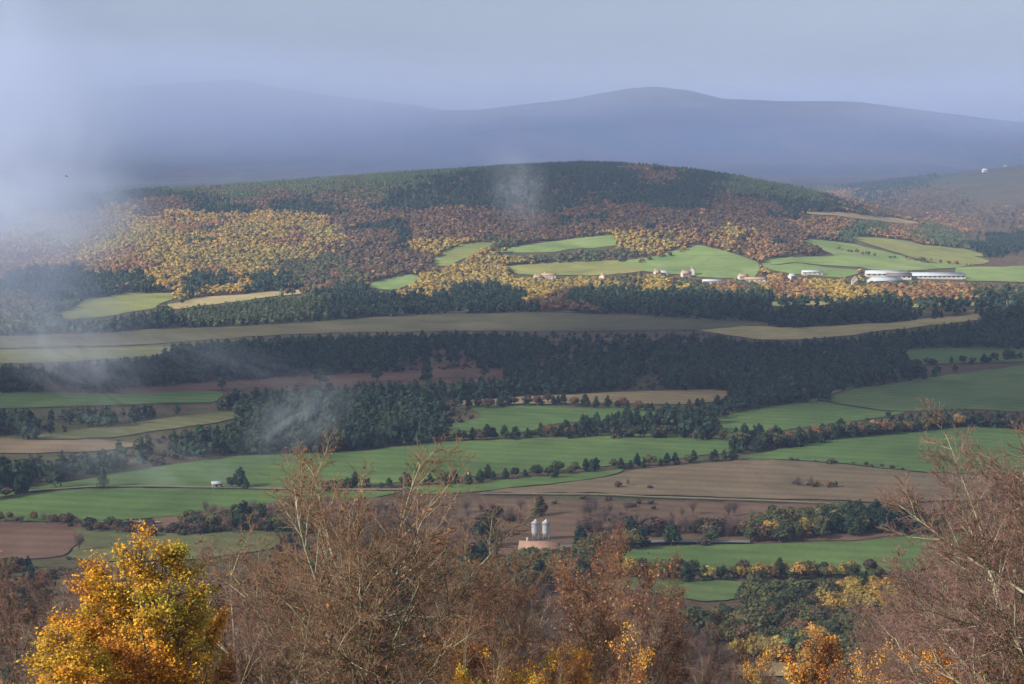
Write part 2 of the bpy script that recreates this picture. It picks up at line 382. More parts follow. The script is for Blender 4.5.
def proto(kind, lod, seed):
    """returns (trunkV,Q,T),(crownV,Q,T); crown tint is a neutral multiplier"""
    r = np.random.default_rng(seed * 31 + hash(kind) % 7 if False else seed * 31 + len(kind)); tr = Acc(); cr = Acc()
    hi = lod == 'hi'
    if kind == 'pine':
        lean = r.normal(0, .02, 2)
        z = np.array([-.04, .3, .6, .93]); tr.add(*tube(np.column_stack([lean[0] * z, lean[1] * z, z]), [.026, .021, .014, .004], 6 if hi else 3), BARK)
        nl = 22 if hi else 7
        base = r.uniform(.10, .24)
        zz = base + (1 - base) * (np.arange(nl) + r.uniform(.0, .8, nl)) / nl * .95
        rr = .235 * (1 - ((zz - base) / (1 - base)) ** 1.5) ** .9 + .035
        az = np.arange(nl) * 2.4 + r.normal(0, .5, nl)
        off = rr * r.uniform(.35, .8, nl) * (1 if hi else .6)
        cen = np.column_stack([np.cos(az) * off + lean[0] * zz, np.sin(az) * off + lean[1] * zz, zz])
        lr = np.clip(rr * r.uniform(.5, .8, nl) * (1 if hi else 1.25), .045, .2)
        per = 46 if hi else 6
        for c, q in zip(cen, lr):
            d = unit(r.normal(size=(per, 3))); rad = r.uniform(.65, 1.1, (per, 1))
            P = c + d * rad * np.array([q, q, q * .62]); nn = unit(d + r.normal(0, .45, (per, 3)) + [0, 0, .3])
            V, Q = quads_at(P, nn, q * r.uniform(.16, .30, per) * (1 if hi else 2.3), r)
            t = r.uniform(.65, 1.25) * r.uniform(.75, 1.25, (per, 1)) if hi else r.uniform(.8, 1.15) * r.uniform(.9, 1.1, (per, 1)); cr.add(V, Q, np.repeat(t, 4, 0) * [1, 1, 1])
            if hi:
                tr.add(*tube([[lean[0] * c[2], lean[1] * c[2], c[2] - .06], c], [.007, .003], 3), BARK)
        cr.add(CSV * [.11, .11, .33] + [0, 0, .55], CSQ, np.array([.7, .7, .7]))
    elif kind in ('oak', 'shrub'):
        low = kind == 'shrub'
        cz, rx, rz, th = (.42, .62, .5, .3) if low else (.50, .43, .46, .5)
        z = np.array([-.04, .12, .3, th]); tr.add(*tube(np.column_stack([.02 * np.sin(z * 9), .02 * np.cos(z * 7), z]), [.034, .026, .02, .012], 6 if hi else 3), BARK)
        nl = 18 if hi else 6
        d0 = unit(r.normal(size=(nl, 3))); d0[:, 2] = np.abs(d0[:, 2]) * 1.1 - .35
        cen = d0 * np.array([rx, rx, rz]) * r.uniform(.45, .75, (nl, 1)) + [0, 0, cz]
        lr = r.uniform(.30, .5, nl) * rx * (1 if hi else 1.25)
        per = 62 if hi else 8
        for c, q in zip(cen, lr):
            d = unit(r.normal(size=(per, 3))); P = c + d * r.uniform(.6, 1.12, (per, 1)) * np.array([q, q, q * .85])
            nn = unit(d + r.normal(0, .5 if hi else .22, (per, 3)) + ([0, 0, 0] if hi else [0, 0, .45]))
            V, Q = quads_at(P, nn, q * r.uniform(.12, .26, per) * (1 if hi else 2.4), r)
            h = r.uniform(.75, 1.2) if hi else r.uniform(.9, 1.1); hs = r.normal(0, .07 if hi else .03)
            t = h * r.uniform(.75, 1.25, (per, 1)) * np.array([1 + hs, 1, 1 - hs]); cr.add(V, Q, np.repeat(t, 4, 0))
            if hi: tr.add(*tube([[0, 0, th * .55], (c + [0, 0, th]) * .5, c], [.012, .008, .003], 3), BARK)
        cr.add(CSV * [rx * .62, rx * .62, rz * .62] + [0, 0, cz], CSQ, np.array([.7, .7, .7]))
    else:  # bare: a brush of fine ascending twigs
        nb = 26 if hi else 6
        tr.add(*tube([[0, 0, -.04], [0.01, 0, .25], [0, .01, .5]], [.022, .016, .009], 4 if hi else 3), BARK)
        for i in range(nb):
            az = i * 2.4; sp = r.uniform(.08, .36); z0 = r.uniform(.08, .4); e = np.array([np.cos(az) * sp, np.sin(az) * sp, r.uniform(.6, .98) - sp * .5])
            s = np.array([0, 0, z0]); m_ = (s + e) * .5 + [0, 0, -.04]
            tr.add(*tube([s, m_, e], [.009, .006, .002], 3), BARK * 1.3)
            k = 34 if hi else 7
            t = r.uniform(.3, 1.0, (k, 1)); P = s * (1 - t) + e * t + r.normal(0, .05, (k, 3))
            dd = unit(unit(e - s) * .8 + r.normal(0, .6, (k, 3)) + [0, 0, .5])
            w = unit(np.cross(dd, r.normal(size=(k, 3)))) * (.0032 if hi else .013)
            ln = r.uniform(.05, .12, (k, 1)) * (1 if hi else 1.3)
            V = np.stack([P - w, P + w, P + w * .3 + dd * ln, P - w * .3 + dd * ln], 1).reshape(-1, 3)
            tt = r.uniform(.7, 1.35, (k, 1)); cr.add(V, np.arange(4 * k).reshape(-1, 4), np.repeat(tt, 4, 0) * [1, 1, 1])
    return tr.get(), cr.get()
NV = 5
PROTO = {(k, l): [proto(k, l, s) for s in range(NV)] for k in ('pine', 'oak', 'shrub', 'bare') for l in ('hi', 'lo')}
M['trunk'] = foliage_mat('trunk_bark', 0)
# ready-made shared meshes for the single trees
SH = {}
for k in ('pine', 'oak', 'shrub', 'bare'):
    for s in range(NV):
        (tv, tq, tt), (cv, cq, ct) = PROTO[(k, 'hi')][s]
        a = mesh_quads(k + '_trunk', tv, tq, tt, [M['trunk']]); b = mesh_quads(k + '_crown', cv, cq, ct, [M['foliage']])
        V = np.vstack([tv, cv]); Q = np.vstack([tq, cq + len(tv)])
        SH[(k, s)] = (a, b)
# colours: the leaves' own; pine L is bluer, with sunlight put into its tone
PAL = {
 'P': [(.016, .036, .022), (.022, .046, .026), (.028, .054, .028), (.036, .060, .030)],
 'L': [(.070, .105, .048), (.090, .125, .055), (.110, .135, .060)],
 'Y': [(.21, .175, .055), (.27, .205, .055), (.31, .22, .05), (.33, .215, .045), (.31, .185, .045)],
 'O': [(.25, .14, .055), (.21, .11, .055), (.18, .12, .05), (.28, .17, .06)],
 'R': [(.085, .066, .038), (.105, .070, .038), (.125, .082, .042), (.135, .080, .042), (.15, .088, .045)],
 'B': [(.12, .075, .065), (.14, .090, .075), (.10, .065, .058)],
 'G': [(.085, .090, .035), (.065, .080, .032), (.11, .10, .04), (.050, .062, .028)],
 'S': [(.070, .055, .040), (.085, .058, .044), (.055, .050, .032), (.045, .050, .030)],
}
KIND = {'P': 'pine', 'L': 'pine', 'Y': 'oak', 'O': 'oak', 'R': 'oak', 'G': 'oak', 'B': 'bare', 'S': 'shrub'}
HGT = {'P': (6, 13), 'L': (7.5, 11), 'Y': (6.5, 10), 'O': (6.5, 10), 'R': (6, 10), 'G': (6.5, 10), 'B': (4, 8), 'S': (1.5, 4)}
ANCH = """20,210,G 60,230,Y 30,262,O 110,245,Y 200,215,Y 280,225,Y 320,238,Y 300,252,Y 220,265,Y 160,275,Y 250,272,Y 130,225,Y 200,245,Y 270,178,L 230,180,L 330,176,L 380,176,L 400,188,L 240,195,L 170,188,L 320,192,L 360,190,G 440,175,L 100,200,P 160,195,P 160,210,R 220,190,G 262,200,R 210,207,P 300,184,L 350,178,L 330,200,R
300,210,P 400,200,P 150,230,Y 200,228,O 250,230,Y 180,255,Y 250,255,Y 300,240,O 130,265,O 230,275,O 300,268,G 330,262,G 350,225,R
400,215,R 380,240,R 350,250,R 420,172,L 450,185,P 480,200,P 450,222,R 500,225,R 540,232,R 520,180,P 580,170,P 560,198,P 620,182,P
600,215,R 650,225,R 660,172,R 700,195,P 740,212,R 700,180,P 760,188,L 800,192,L 830,208,P 842,203,O 780,202,P 760,228,R
830,228,O 800,238,R 870,232,L 905,236,O 900,205,R 950,205,R 880,195,P 980,195,B 1000,220,R 960,228,O 930,238,L 1000,248,P 985,238,B 1010,262,B
700,238,R 640,242,Y 720,243,Y 760,252,O 800,257,R 762,266,Y 690,242,O 735,246,R
60,285,P 140,285,P 220,287,P 280,287,P 330,284,R 320,276,G 355,275,G 370,262,R 400,262,R 160,294,Y 230,294,Y
350,302,P 300,300,L 200,312,L 250,307,L 130,320,P 20,318,G 50,326,L 90,322,L
450,258,Y 500,262,Y 480,277,Y 420,287,Y 540,287,Y 600,287,Y 520,256,G 560,254,G 600,256,G 588,254,L 650,288,Y 720,291,O 800,292,O 760,288,Y
850,290,Y 900,292,O 950,292,O 1000,288,G 880,285,G 700,284,G 620,284,G
400,306,P 480,303,P 600,305,P 700,307,P 582,308,R 650,306,P 800,311,P 760,313,P 900,314,P 1000,312,P 850,322,P 940,315,P 1015,320,P
300,352,P 200,362,P 60,372,P 400,347,P 500,345,P 560,352,S 600,345,S 650,340,S 640,362,S 450,367,S 700,338,S 340,358,P 740,352,P 800,357,P
860,350,P 950,340,P 1010,342,P 700,378,P 600,387,P 500,386,P 400,392,P 350,402,P 400,412,P 300,427,P 200,437,P 100,462,P 30,472,P 120,412,P 200,402,P
20,417,P 330,442,P 420,427,P 430,432,P 465,414,S 830,382,P 900,368,P 780,400,P 740,402,P 840,395,P 560,365,S 520,358,P 660,355,P 600,370,P
60,384,S 150,376,P 250,372,P 20,380,P 250,392,P 500,400,P 640,398,S 560,402,P
640,410,P 700,425,P 680,420,P 745,440,P 240,445,P 60,440,S 150,445,S
500,515,B 600,520,B 700,515,B 740,510,B 560,508,S 650,508,S 800,520,G 880,520,P 540,530,S 640,535,S 460,500,S 420,520,B
100,524,B 200,520,B 250,515,G 330,510,B 30,520,R 60,570,S 150,575,S 250,560,S 620,575,G 700,576,G 780,580,G 820,600,G 760,620,G 860,630,G
700,610,B 640,605,B 900,590,B 850,650,G 700,650,B 800,650,Y 745,640,Y 720,625,G 850,615,Y 780,635,G 830,600,Y 950,560,R 960,500,R""".split()
ANCH = [a.split(',') for a in ANCH]
AX = np.array([float(a[0]) for a in ANCH]); AY = np.array([float(a[1]) for a in ANCH]); AT = np.array([a[2] for a in ANCH])
def in_poly(px, py, P):
    x0, y0 = P[:, 0], P[:, 1]; x1, y1 = np.roll(x0, -1), np.roll(y0, -1)
    ins = np.zeros(len(px), bool)
    m = (px > x0.min()) & (px < x0.max()) & (py > y0.min()) & (py < y0.max())
    if not m.any(): return ins
    qx = px[m][:, None]; qy = py[m][:, None]
    c = ((y0 > qy) != (y1 > qy)) & (qx < (x1 - x0) * (qy - y0) / (y1 - y0 + 1e-12) + x0)
    ins[m] = c.sum(1) % 2 == 1; return ins
def in_fields(px, py):
    o = np.zeros(len(px), bool)
    for P in FPOLY: o |= in_poly(px, py, P)
    return o
TREES = []   # dicts of x y type height row-name
# --- the woods: a jittered grid over the country, kept out of the fields
def fill(y0, y1, s):
    ys = np.arange(y0, y1, s); pts = []
    for yv in ys:
        xs = np.arange(-.31 * yv, .31 * yv, s); pts.append(np.column_stack([xs, np.full(len(xs), yv)]))
    P = np.vstack(pts); return P + rng.uniform(-.48, .48, P.shape) * s
cand = np.vstack([fill(330, 640, 5.2), fill(640, 1400, 5.6), fill(1400, 2100, 6.6), fill(2100, 3050, 6.2), fill(3050, 5200, 15.)])
cz_ = gz(cand[:, 0], cand[:, 1])
pu, pv, pd = project(cand[:, 0], cand[:, 1], cz_)
jx = pu + fbm(cand[:, 0] / 60., cand[:, 1] / 60.) * 34 + rng.normal(0, 5, len(pu)); jy = pv + fbm(cand[:, 0] / 70. + 9, cand[:, 1] / 90.) * 11 + rng.normal(0, 1.5, len(pu))
near = np.empty(len(pu), int)
for i in range(0, len(pu), 20000):
    sl = slice(i, i + 20000)
    near[sl] = np.argmin(((jx[sl, None] - AX) / 2.6) ** 2 + (jy[sl, None] - AY) ** 2, 1)
typ = AT[near]
flip = rng.random(len(typ)); stn = fbm(cand[:, 0] / 75. + 31, cand[:, 1] / 120. + 4, 4)
typ = np.where((typ == 'R') & (stn > .42), 'P', typ); typ = np.where((typ == 'R') & (flip < .06), 'O', typ); typ = np.where((typ == 'Y') & (stn > .45), 'G', typ); typ = np.where((typ == 'P') & (stn < -.62) & (flip < .5), 'R', typ)
typ = np.where((typ == 'O') & (stn < -.35), 'G', typ); typ = np.where((typ == 'S') & (flip > .86), 'P', typ); typ = np.where((typ == 'G') & (flip > .85), 'R', typ)
hh = np.array([rng.uniform(*HGT[t]) for t in typ])
hh *= 1 - .3 * np.clip((pd - 1900) / 800, 0, 1)
ph = hh * F / pd
keep = (pu > -60) & (pu < 1085) & (pv < 700)
ju = fbm(cand[:, 0] / 28. + 5, cand[:, 1] / 28.) * 9; jv = fbm(cand[:, 0] / 24., cand[:, 1] / 30. + 8) * 2.6
keep &= ~in_fields(pu + ju, pv + jv) & ~in_fields(pu + ju, pv + jv - ph * .5) & ~in_fields(pu + ju, pv + jv - ph * .85)
dens = {'S': .34, 'B': .75}
keep &= rng.random(len(typ)) < np.array([dens.get(t, .88) for t in typ])
# ragged gaps
keep &= (fbm(cand[:, 0] / 35., cand[:, 1] / 35.) > -.62)
# open scrub slope under the bare field, and the open hillside near the camera
slope = (pv > 498) & (pv < 545) & (pu > 430) & (pu < 960); keep &= ~(slope & (rng.random(len(typ)) < .62))
low = (pv > 560); keep &= ~(low & (rng.random(len(typ)) < .10))
keep &= ~((pu > 180) & (pu < 262) & (pv > 470) & (pv < 500))
keep &= ~((pu > 500) & (pu < 575) & (pv > 520) & (pv < 566))     # the farmyard
keep &= ~((pu > 862) & (pu < 985) & (pv > 266) & (pv < 287))     # the barns
for bx in ((650,272,9),(690,272,14),(712,281,12),(757,280,12),(792,279,8),(812,272,9),(545,276,12),(850,284,5),(603,277,4)):
    keep &= ~((np.abs(pu - bx[0]) < bx[2]) & (pv > bx[1] - 3) & (pv < bx[1] + 7))
keep &= ~((np.hypot(cand[:, 0], cand[:, 1]) < 330))
for i in np.nonzero(keep)[0]: TREES.append((cand[i, 0], cand[i, 1], typ[i], hh[i], None, pd[i]))
# --- hedgerows and named clumps (kinds weighted by letter)
ROWS = [
 ('in the hedgerow along the near edge of the long green field', [(326,489),(350,488)], 'PG', 2.2, (4, 7)),
 ('in the hedgerow along the near edge of the long green field', [(350,489),(400,486),(440,484),(480,481),(530,476),(565,474),(600,470),(640,467),(690,463),(735,459)], 'PPPPG', 5.2, (4, 7.5)),
 ('in the tree row above the long green field', [(445,441),(480,440),(520,438),(560,437),(600,437),(650,437),(700,438),(725,441)], 'PPPGR', 4.6, (5, 9)),
 ('in the thick belt of trees right of the small green field', [(600,433),(640,430),(680,431),(722,433)], 'PPP', 3.6, (7, 10)),
 ('in the thick belt of trees right of the small green field', [(560,436),(610,425),(660,420),(718,424)], 'PPP', 4.5, (6, 9)),
 ('in the low row above the small green field', [(470,408),(520,406),(560,404),(600,408),(650,412),(690,410),(740,406),(800,401)], 'PPPR', 5.5, (5, 8)),
 ('in the dark clump at the corner of three green fields', [(730,450),(745,448),(760,450),(775,446),(790,448)], 'PPPG', 3.0, (7, 11)),
 ('in the dark clump at the corner of three green fields', [(738,442),(755,440),(775,443),(800,446)], 'PPPR', 3.8, (6, 10)),
 ('in the tree row between the two right green fields', [(790,447),(820,441),(850,437),(880,435),(910,431),(940,428),(980,426),(1024,428)], 'PPPGOR', 3.2, (6, 10)),
 ('in the tree row between the two right green fields', [(800,442),(850,434),(900,430),(950,424),(985,422)], 'PPPG', 4.5, (5.5, 9)),
 ('in the ragged line along the top of the brown field', [(790,461.5),(830,463),(870,467),(912,470)], 'SG', 5.5, (1.2, 2.6)),
 ('in the small thicket in the middle of the brown field', [(797,486),(810,487),(822,487),(832,485)], 'BBO', 2.4, (2.5, 5.5)),
 ('in the pine clump left of the small bare slope', [(650,489)], 'S', 3, (2, 3)),
 ('in the dark spinney below the brown field', [(828,533),(850,533),(875,532),(900,529),(925,526)], 'PPPP', 2.6, (8, 11)),
 ('in the dark spinney below the brown field', [(835,527),(860,526),(890,523),(925,520)], 'PPPP', 2.8, (8, 11)),
 ('in the yellowing clump left of the dark spinney', [(762,536),(775,537),(790,537),(805,538),(820,538)], 'YGYG', 3.4, (5, 9.5)),
 ('in the leafless thicket on the slope below the track', [(580,533),(620,534),(660,533),(700,534),(740,535),(765,536)], 'BBBBS', 2.6, (5, 8.5)),
 ('in the leafless thicket on the slope below the track', [(590,526),(640,526),(690,527),(750,528)], 'BBBB', 3.0, (4, 7.5)),
 ('in the leafless thicket on the slope below the track', [(480,512),(500,518),(520,524)], 'BBS', 3.0, (4, 7)),
 ('in the hedge under the lowest long green field', [(600,575),(640,577),(680,578),(720,578),(760,579),(800,580),(850,580),(890,580)], 'GGPGRY', 3.2, (4.5, 8.5)),
 ('in the dark olive wood below the lowest green field', [(742,602),(760,606),(790,604),(820,603),(850,602),(880,600)], 'GGPG', 3.6, (6, 10)),
 ('in the dark olive wood below the lowest green field', [(745,622),(780,624),(820,622),(860,624),(890,620)], 'GGRG', 4.2, (6, 9)),
 ('in the dark olive wood below the lowest green field', [(730,640),(770,640),(800,645),(850,640),(880,640)], 'GYGB', 4.2, (6, 9)),
 ('in the hedge below the lower left green field', [(0,522),(40,522),(85,524)], 'RRB', 3.4, (2.5, 5.5)),
 ('in the hedge below the lower left green field', [(50,526),(78,527)], 'BR', 3.0, (4, 5.5)),
 ('in the hedge below the lower left green field', [(88,529),(130,531),(180,533),(230,533),(275,531)], 'RBSSG', 3.2, (2.5, 5.5)),
 ('in the dark copse behind the yellow tree', [(182,527),(205,527),(228,528),(262,528),(280,524)], 'GBPB', 3.0, (5.5, 9)),
 ('in the dark copse behind the yellow tree', [(190,518),(220,516),(260,514),(300,510),(330,508)], 'BBGB', 3.6, (4.5, 7)),
 ('in the broken row at the top of the far right green fields', [(868,367),(900,366),(930,364),(975,363),(1024,358)], 'PPRS', 8, (4, 8)),
 ('along the lane between the sunlit fields', [(640,262),(670,256),(690,250)], 'YGO', 9, (4, 8)),
 ('in the brushy line across the sunlit slope', [(840,250),(880,258),(930,262),(975,267)], 'YGOB', 9, (4, 7)),
 ('in the lower left clump beside the ploughed field', [(4,573),(12,572),(22,568),(32,568)], 'PG', 3.4, (4, 7)),
]
for nm, P, kinds, sp, (h0, h1) in ROWS:
    PP = catmull(P, False, 6) if len(P) > 1 else np.array(P, float)
    x, y = px_to_world(PP[:, 0], PP[:, 1])
    if len(P) > 1:
        seg = np.hypot(np.diff(x), np.diff(y)); cs = np.concatenate([[0], np.cumsum(seg)])
        sp *= .72 if len(kinds) and P[0][1] > 380 else 1.; n = max(2, int(cs[-1] / sp)); t = (np.arange(n) + rng.uniform(-.4, .4, n)) * cs[-1] / n; t = np.clip(t, 0, cs[-1])
        x = np.interp(t, cs, x) + rng.normal(0, 1.2, n); y = np.interp(t, cs, y) + rng.normal(0, 3.0, n)
    for a, b in zip(x, y):
        if rng.random() < .07: continue
        TREES.append((a, b, kinds[rng.integers(len(kinds))], h0 + (h1 - h0) * rng.random() ** 1.3, nm, float(b)))
        if rng.random() < .55: TREES.append((a + rng.normal(0, 2), b + rng.normal(0, 2), 'SGB'[rng.integers(3)], rng.uniform(1.8, 3.6), '', float(b)))
def single(u, v, t, h, nm):
    x, y, z = at(u, v); TREES.append((x, y, t, h, nm, y))
single(240,488,'P',10,'the taller pine beside the white hut'); single(232,489,'G',7,'the shorter tree between the white hut and the tall pine'); single(246,489.5,'P',6,'the low pine at the foot of the tallest tree by the hut')
single(244,529,'P',12,'the lone tall pine rising from the dark copse'); single(79,551,'B',8.5,'the leafless tree on the meadow edge beside the ploughed field')
single(922,263,'G',9,'the lone round tree on the sunlit slope above the barns')
single(664,579,'G',8,'the olive tree in the hedge at the left end'); single(652,580,'Y',5,'the small yellow tree at the left end of the hedge')
single(776,664,'Y',8.5,'the second bright yellow tree beside the blue green pine'); single(790,663,'L',11,'the blue green pine right of the yellow tree at lower right'); single(768,662,'Y',9.5,'the bright yellow tree beside the blue green pine'); single(803,662,'L',9,'the second blue green pine at lower right')
single(628,486,'B',4,'the round leafless bush above the farm silos'); single(618,488,'R',3.6,'the low russet bush left of the round bush')
# --- single trees: the 300 largest of each kind; the rest merges into woods
byk = {}
for i, t in enumerate(TREES): byk.setdefault(KIND[t[2]], []).append(i)
indiv = set()
NIND = {'pine': 290, 'oak': 290, 'bare': 200, 'shrub': 120}
for k, ids in byk.items():
    ids.sort(key=lambda i: -(TREES[i][3] / TREES[i][5]) - (1e3 if TREES[i][4] else 0)); indiv.update(ids[:NIND[k]])
NAMES = {'pine': 'pine_tree', 'oak': 'broadleaf_tree', 'bare': 'leafless_tree', 'shrub': 'shrub'}
LOOK = {'P': 'dark green pine', 'L': 'pale blue green pine', 'Y': 'golden yellow broadleaf tree', 'O': 'orange broadleaf tree', 'R': 'russet brown broadleaf tree',
        'G': 'olive green broadleaf tree', 'B': 'purplish leafless tree', 'S': 'low brownish shrub'}
def where(u, v):
    if v < 300: return 'in the sunlit country below the wooded hill'
    if v < 400: return 'in the shaded woods beyond the green fields'
    side = 'left' if u < 400 else ('middle' if u < 700 else 'right')
    if v < 470: return 'in the wood behind the long green field, %s side' % side
    if v < 500: return 'beside the green and brown fields, %s side' % side
    if v < 550: return 'on the rough slope below the brown field, %s side' % side
    if v < 600: return 'on the low ground under the nearest fields, %s side' % side
    return 'on the hillside below the fields, %s side' % side
T = np.array([(t[0], t[1], t[3], t[5]) for t in TREES]); TZ = gz(T[:, 0], T[:, 1]); TU, TV, _ = project(T[:, 0], T[:, 1], TZ)
for i in sorted(indiv):
    x, y, t, h, nm, d = TREES[i]; k = KIND[t]; s = int(rng.integers(NV))
    col = np.array(PAL[t][rng.integers(len(PAL[t]))]) * rng.uniform(.8, 1.25)
    lab = None; grp = None
    if nm and nm.startswith('the '): lab = nm[4:]; lab = lab if len(lab.split()) > 3 else lab
    else:
        wh = nm or where(TU[i], TV[i]); lab = '%s %s' % (LOOK[t], wh); grp = '%ss %s' % (LOOK[t], wh)
    lab = ' '.join(lab.split()[:16])
    pxh = h * F / d
    e = link(NAMES[k], None, loc=(x, y, TZ[i]), label=lab, category=('shrub' if k == 'shrub' else 'tree'), group=grp)
    e.rotation_euler = (0, 0, rng.uniform(0, 6.28)); w = h * rng.uniform(.9, 1.25); e.scale = (w, w, h)
    a, b = SH[(k, s)]
    tk = link('trunk', a, e); cr = link('crown', b, e); cr.color = (*col, 1)
# merged woods
def merged(name, ids, label, cat, lod='lo'):
    if not len(ids): return
    acc = Acc(); ids = np.array(ids)
    for k in ('pine', 'oak', 'shrub', 'bare'):
        ks = np.array([i for i in ids if KIND[TREES[i][2]] == k], int)
        if not len(ks): continue
        var = rng.integers(0, NV, len(ks))
        for s in range(NV):
            q = ks[var == s]
            if not len(q): continue
            (tv, tq, tt), (cv, cq, ct) = PROTO[(k, lod)][s]
            ang = rng.uniform(0, 6.28, len(q)); ca, sa = np.cos(ang), np.sin(ang)
            h = T[q, 2]; w = h * rng.uniform(.9, 1.3, len(q))
            if k == 'pine': w *= 1.1
            stand = fbm(T[q, 0] / 90. + s, T[q, 1] / 120. + 2., 4) * 1.1 + .5 + rng.normal(0, .13, len(q))
            col = np.array([PAL[TREES[i][2]][int(np.clip(g, 0, .999) * len(PAL[TREES[i][2]]))] for i, g in zip(q, stand)]) * rng.uniform(.88, 1.14, (len(q), 1))
            parts = [(cv, cq, ct, True)] + ([(tv, tq, tt, False)] if T[q, 3].mean() < 1700 else [])
            for (v, f, tint, tintit) in parts:
                X = (v[None, :, 0] * ca[:, None] - v[None, :, 1] * sa[:, None]) * w[:, None] + T[q, 0][:, None]
                Y = (v[None, :, 0] * sa[:, None] + v[None, :, 1] * ca[:, None]) * w[:, None] + T[q, 1][:, None]
                Z = v[None, :, 2] * h[:, None] + TZ[q][:, None]
                n = v.shape[0]
                Q = (f[None] + (np.arange(len(q)) * n)[:, None, None]).reshape(-1, 4)
                tn = (tint[None] * col[:, None, :]) if tintit else np.broadcast_to(tint[None], (len(q), n, 3))
                acc.add(np.stack([X, Y, Z], -1).reshape(-1, 3), Q, tn.reshape(-1, 3))
    V, Q, tn = acc.get()
    link(name, mesh_quads(name, V, Q, tn, [M['foliage']]), kind='stuff', label=label, category=cat)
rest = [i for i in range(len(TREES)) if i not in indiv]
ev = lambda f: [i for i in rest if f(TU[i], TV[i], T[i, 1], TREES[i][2])]
hill = lambda u, v, y: y > 2120 and v < 262 and y <= 3200
merged('hill_pine_wood', ev(lambda u, v, y, t: hill(u, v, y) and t in 'PL'), 'dark pine woods covering the crest of the broad hill', 'woodland')
merged('hill_autumn_wood', ev(lambda u, v, y, t: hill(u, v, y) and t not in 'PL'), 'golden, orange and russet woods on the slopes of the broad hill', 'woodland')
merged('distant_wood', ev(lambda u, v, y, t: y > 3200), 'hazy wooded slope far beyond the right end of the hill', 'woodland')
merged('valley_autumn_wood', ev(lambda u, v, y, t: y <= 3200 and not hill(u, v, y) and v < 330 and t not in 'PL'), 'sunlit autumn trees around the farms under the hill', 'woodland')
merged('valley_pine_wood', ev(lambda u, v, y, t: y <= 3200 and not hill(u, v, y) and v < 330 and t in 'PL'), 'dark pine belt between the sunlit farms and the shaded plain', 'woodland')
merged('hillside_wood', ev(lambda u, v, y, t: y < 800 and t in 'PLGYOR'), 'olive and dark green trees crowding the low ground below the nearest fields', 'woodland', 'hi')
merged('hillside_thicket', ev(lambda u, v, y, t: y < 800 and t not in 'PLGYOR'), 'brown and purplish leafless thicket on the low slope under the brown field', 'scrub', 'hi')
merged('plain_pine_wood', ev(lambda u, v, y, t: 800 <= y <= 3200 and not hill(u, v, y) and v >= 330 and t in 'PL'), 'dense dark pine woods on the shaded plain', 'woodland')
merged('plain_scrub', ev(lambda u, v, y, t: 800 <= y <= 3200 and not hill(u, v, y) and v >= 330 and t not in 'PL'), 'brown scrub and small broadleaf trees among the pine woods', 'scrub')
print('TREES', len(TREES), 'single', len(indiv))
# ------------------------------------------------------------------ near trees: grown level by level
def poly_grow(S, D, Ln, nseg, wander, up, r):
    n = len(S); pts = [S]; d = unit(D)
    for i in range(nseg):
        d = unit(d + r.normal(0, wander, (n, 3)) + np.array([0, 0, up])); pts.append(pts[-1] + d * (Ln / nseg)[:, None])
    return np.stack(pts, 1)
def spawn(P, L_, R_, nch, t0, t1, ang, ratio, r, taper=.55):
    """children of every polyline: start, direction, length, base radius"""
    n, m, _ = P.shape; tot = n * nch
    t = (t0 + (t1 - t0) * ((np.arange(nch)[None] + r.uniform(0, 1, (n, nch))) / nch)).ravel(); pi = np.repeat(np.arange(n), nch)
    f = t * (m - 1); i = np.minimum(f.astype(int), m - 2); fr = (f - i)[:, None]
    S = P[pi, i] * (1 - fr) + P[pi, i + 1] * fr; d = unit(P[pi, i + 1] - P[pi, i])
    a = unit(np.cross(d, np.array([.31, .22, .9]) + r.normal(0, .05, (tot, 3)))); b = np.cross(d, a)
    az = (np.tile(np.arange(nch) * 2.4, n) + np.repeat(r.uniform(0, 6.28, n), nch) + r.normal(0, .4, tot))[:, None]
    A = np.radians(r.uniform(*ang, tot))[:, None]
    D = d * np.cos(A) + (a * np.cos(az) + b * np.sin(az)) * np.sin(A)
    Ln = L_[pi] * ratio * r.uniform(*((.85, 1.08) if n == 1 else (.65, 1.2)), tot) * (1 - taper * t)
    R = R_[pi] * (1 - .75 * t) * .55
    return S, D, Ln, R
def tubes(P, R0, R1, k):
    n, m, _ = P.shape; d = unit(np.gradient(P, axis=1)); ref = np.array([.37, .82, .43])
    a = unit(np.cross(d, ref)); b = np.cross(d, a); t = np.linspace(0, 1, m)[None, :, None]
    R = R0[:, None, None] * (1 - t) + R1[:, None, None] * t
    ang = np.arange(k) * 2 * np.pi / k
    V = P[:, :, None] + (R * 1.0)[:, :, :, None] * (np.cos(ang)[None, None, :, None] * a[:, :, None] + np.sin(ang)[None, None, :, None] * b[:, :, None])
    i = np.arange(m - 1)[:, None]; j = np.arange(k)[None]
    q = np.stack([i * k + j, i * k + (j + 1) % k, (i + 1) * k + (j + 1) % k, (i + 1) * k + j], -1).reshape(-1, 4)
    Q = (q[None] + (np.arange(n) * m * k)[:, None, None]).reshape(-1, 4)
    return V.reshape(-1, 3), Q
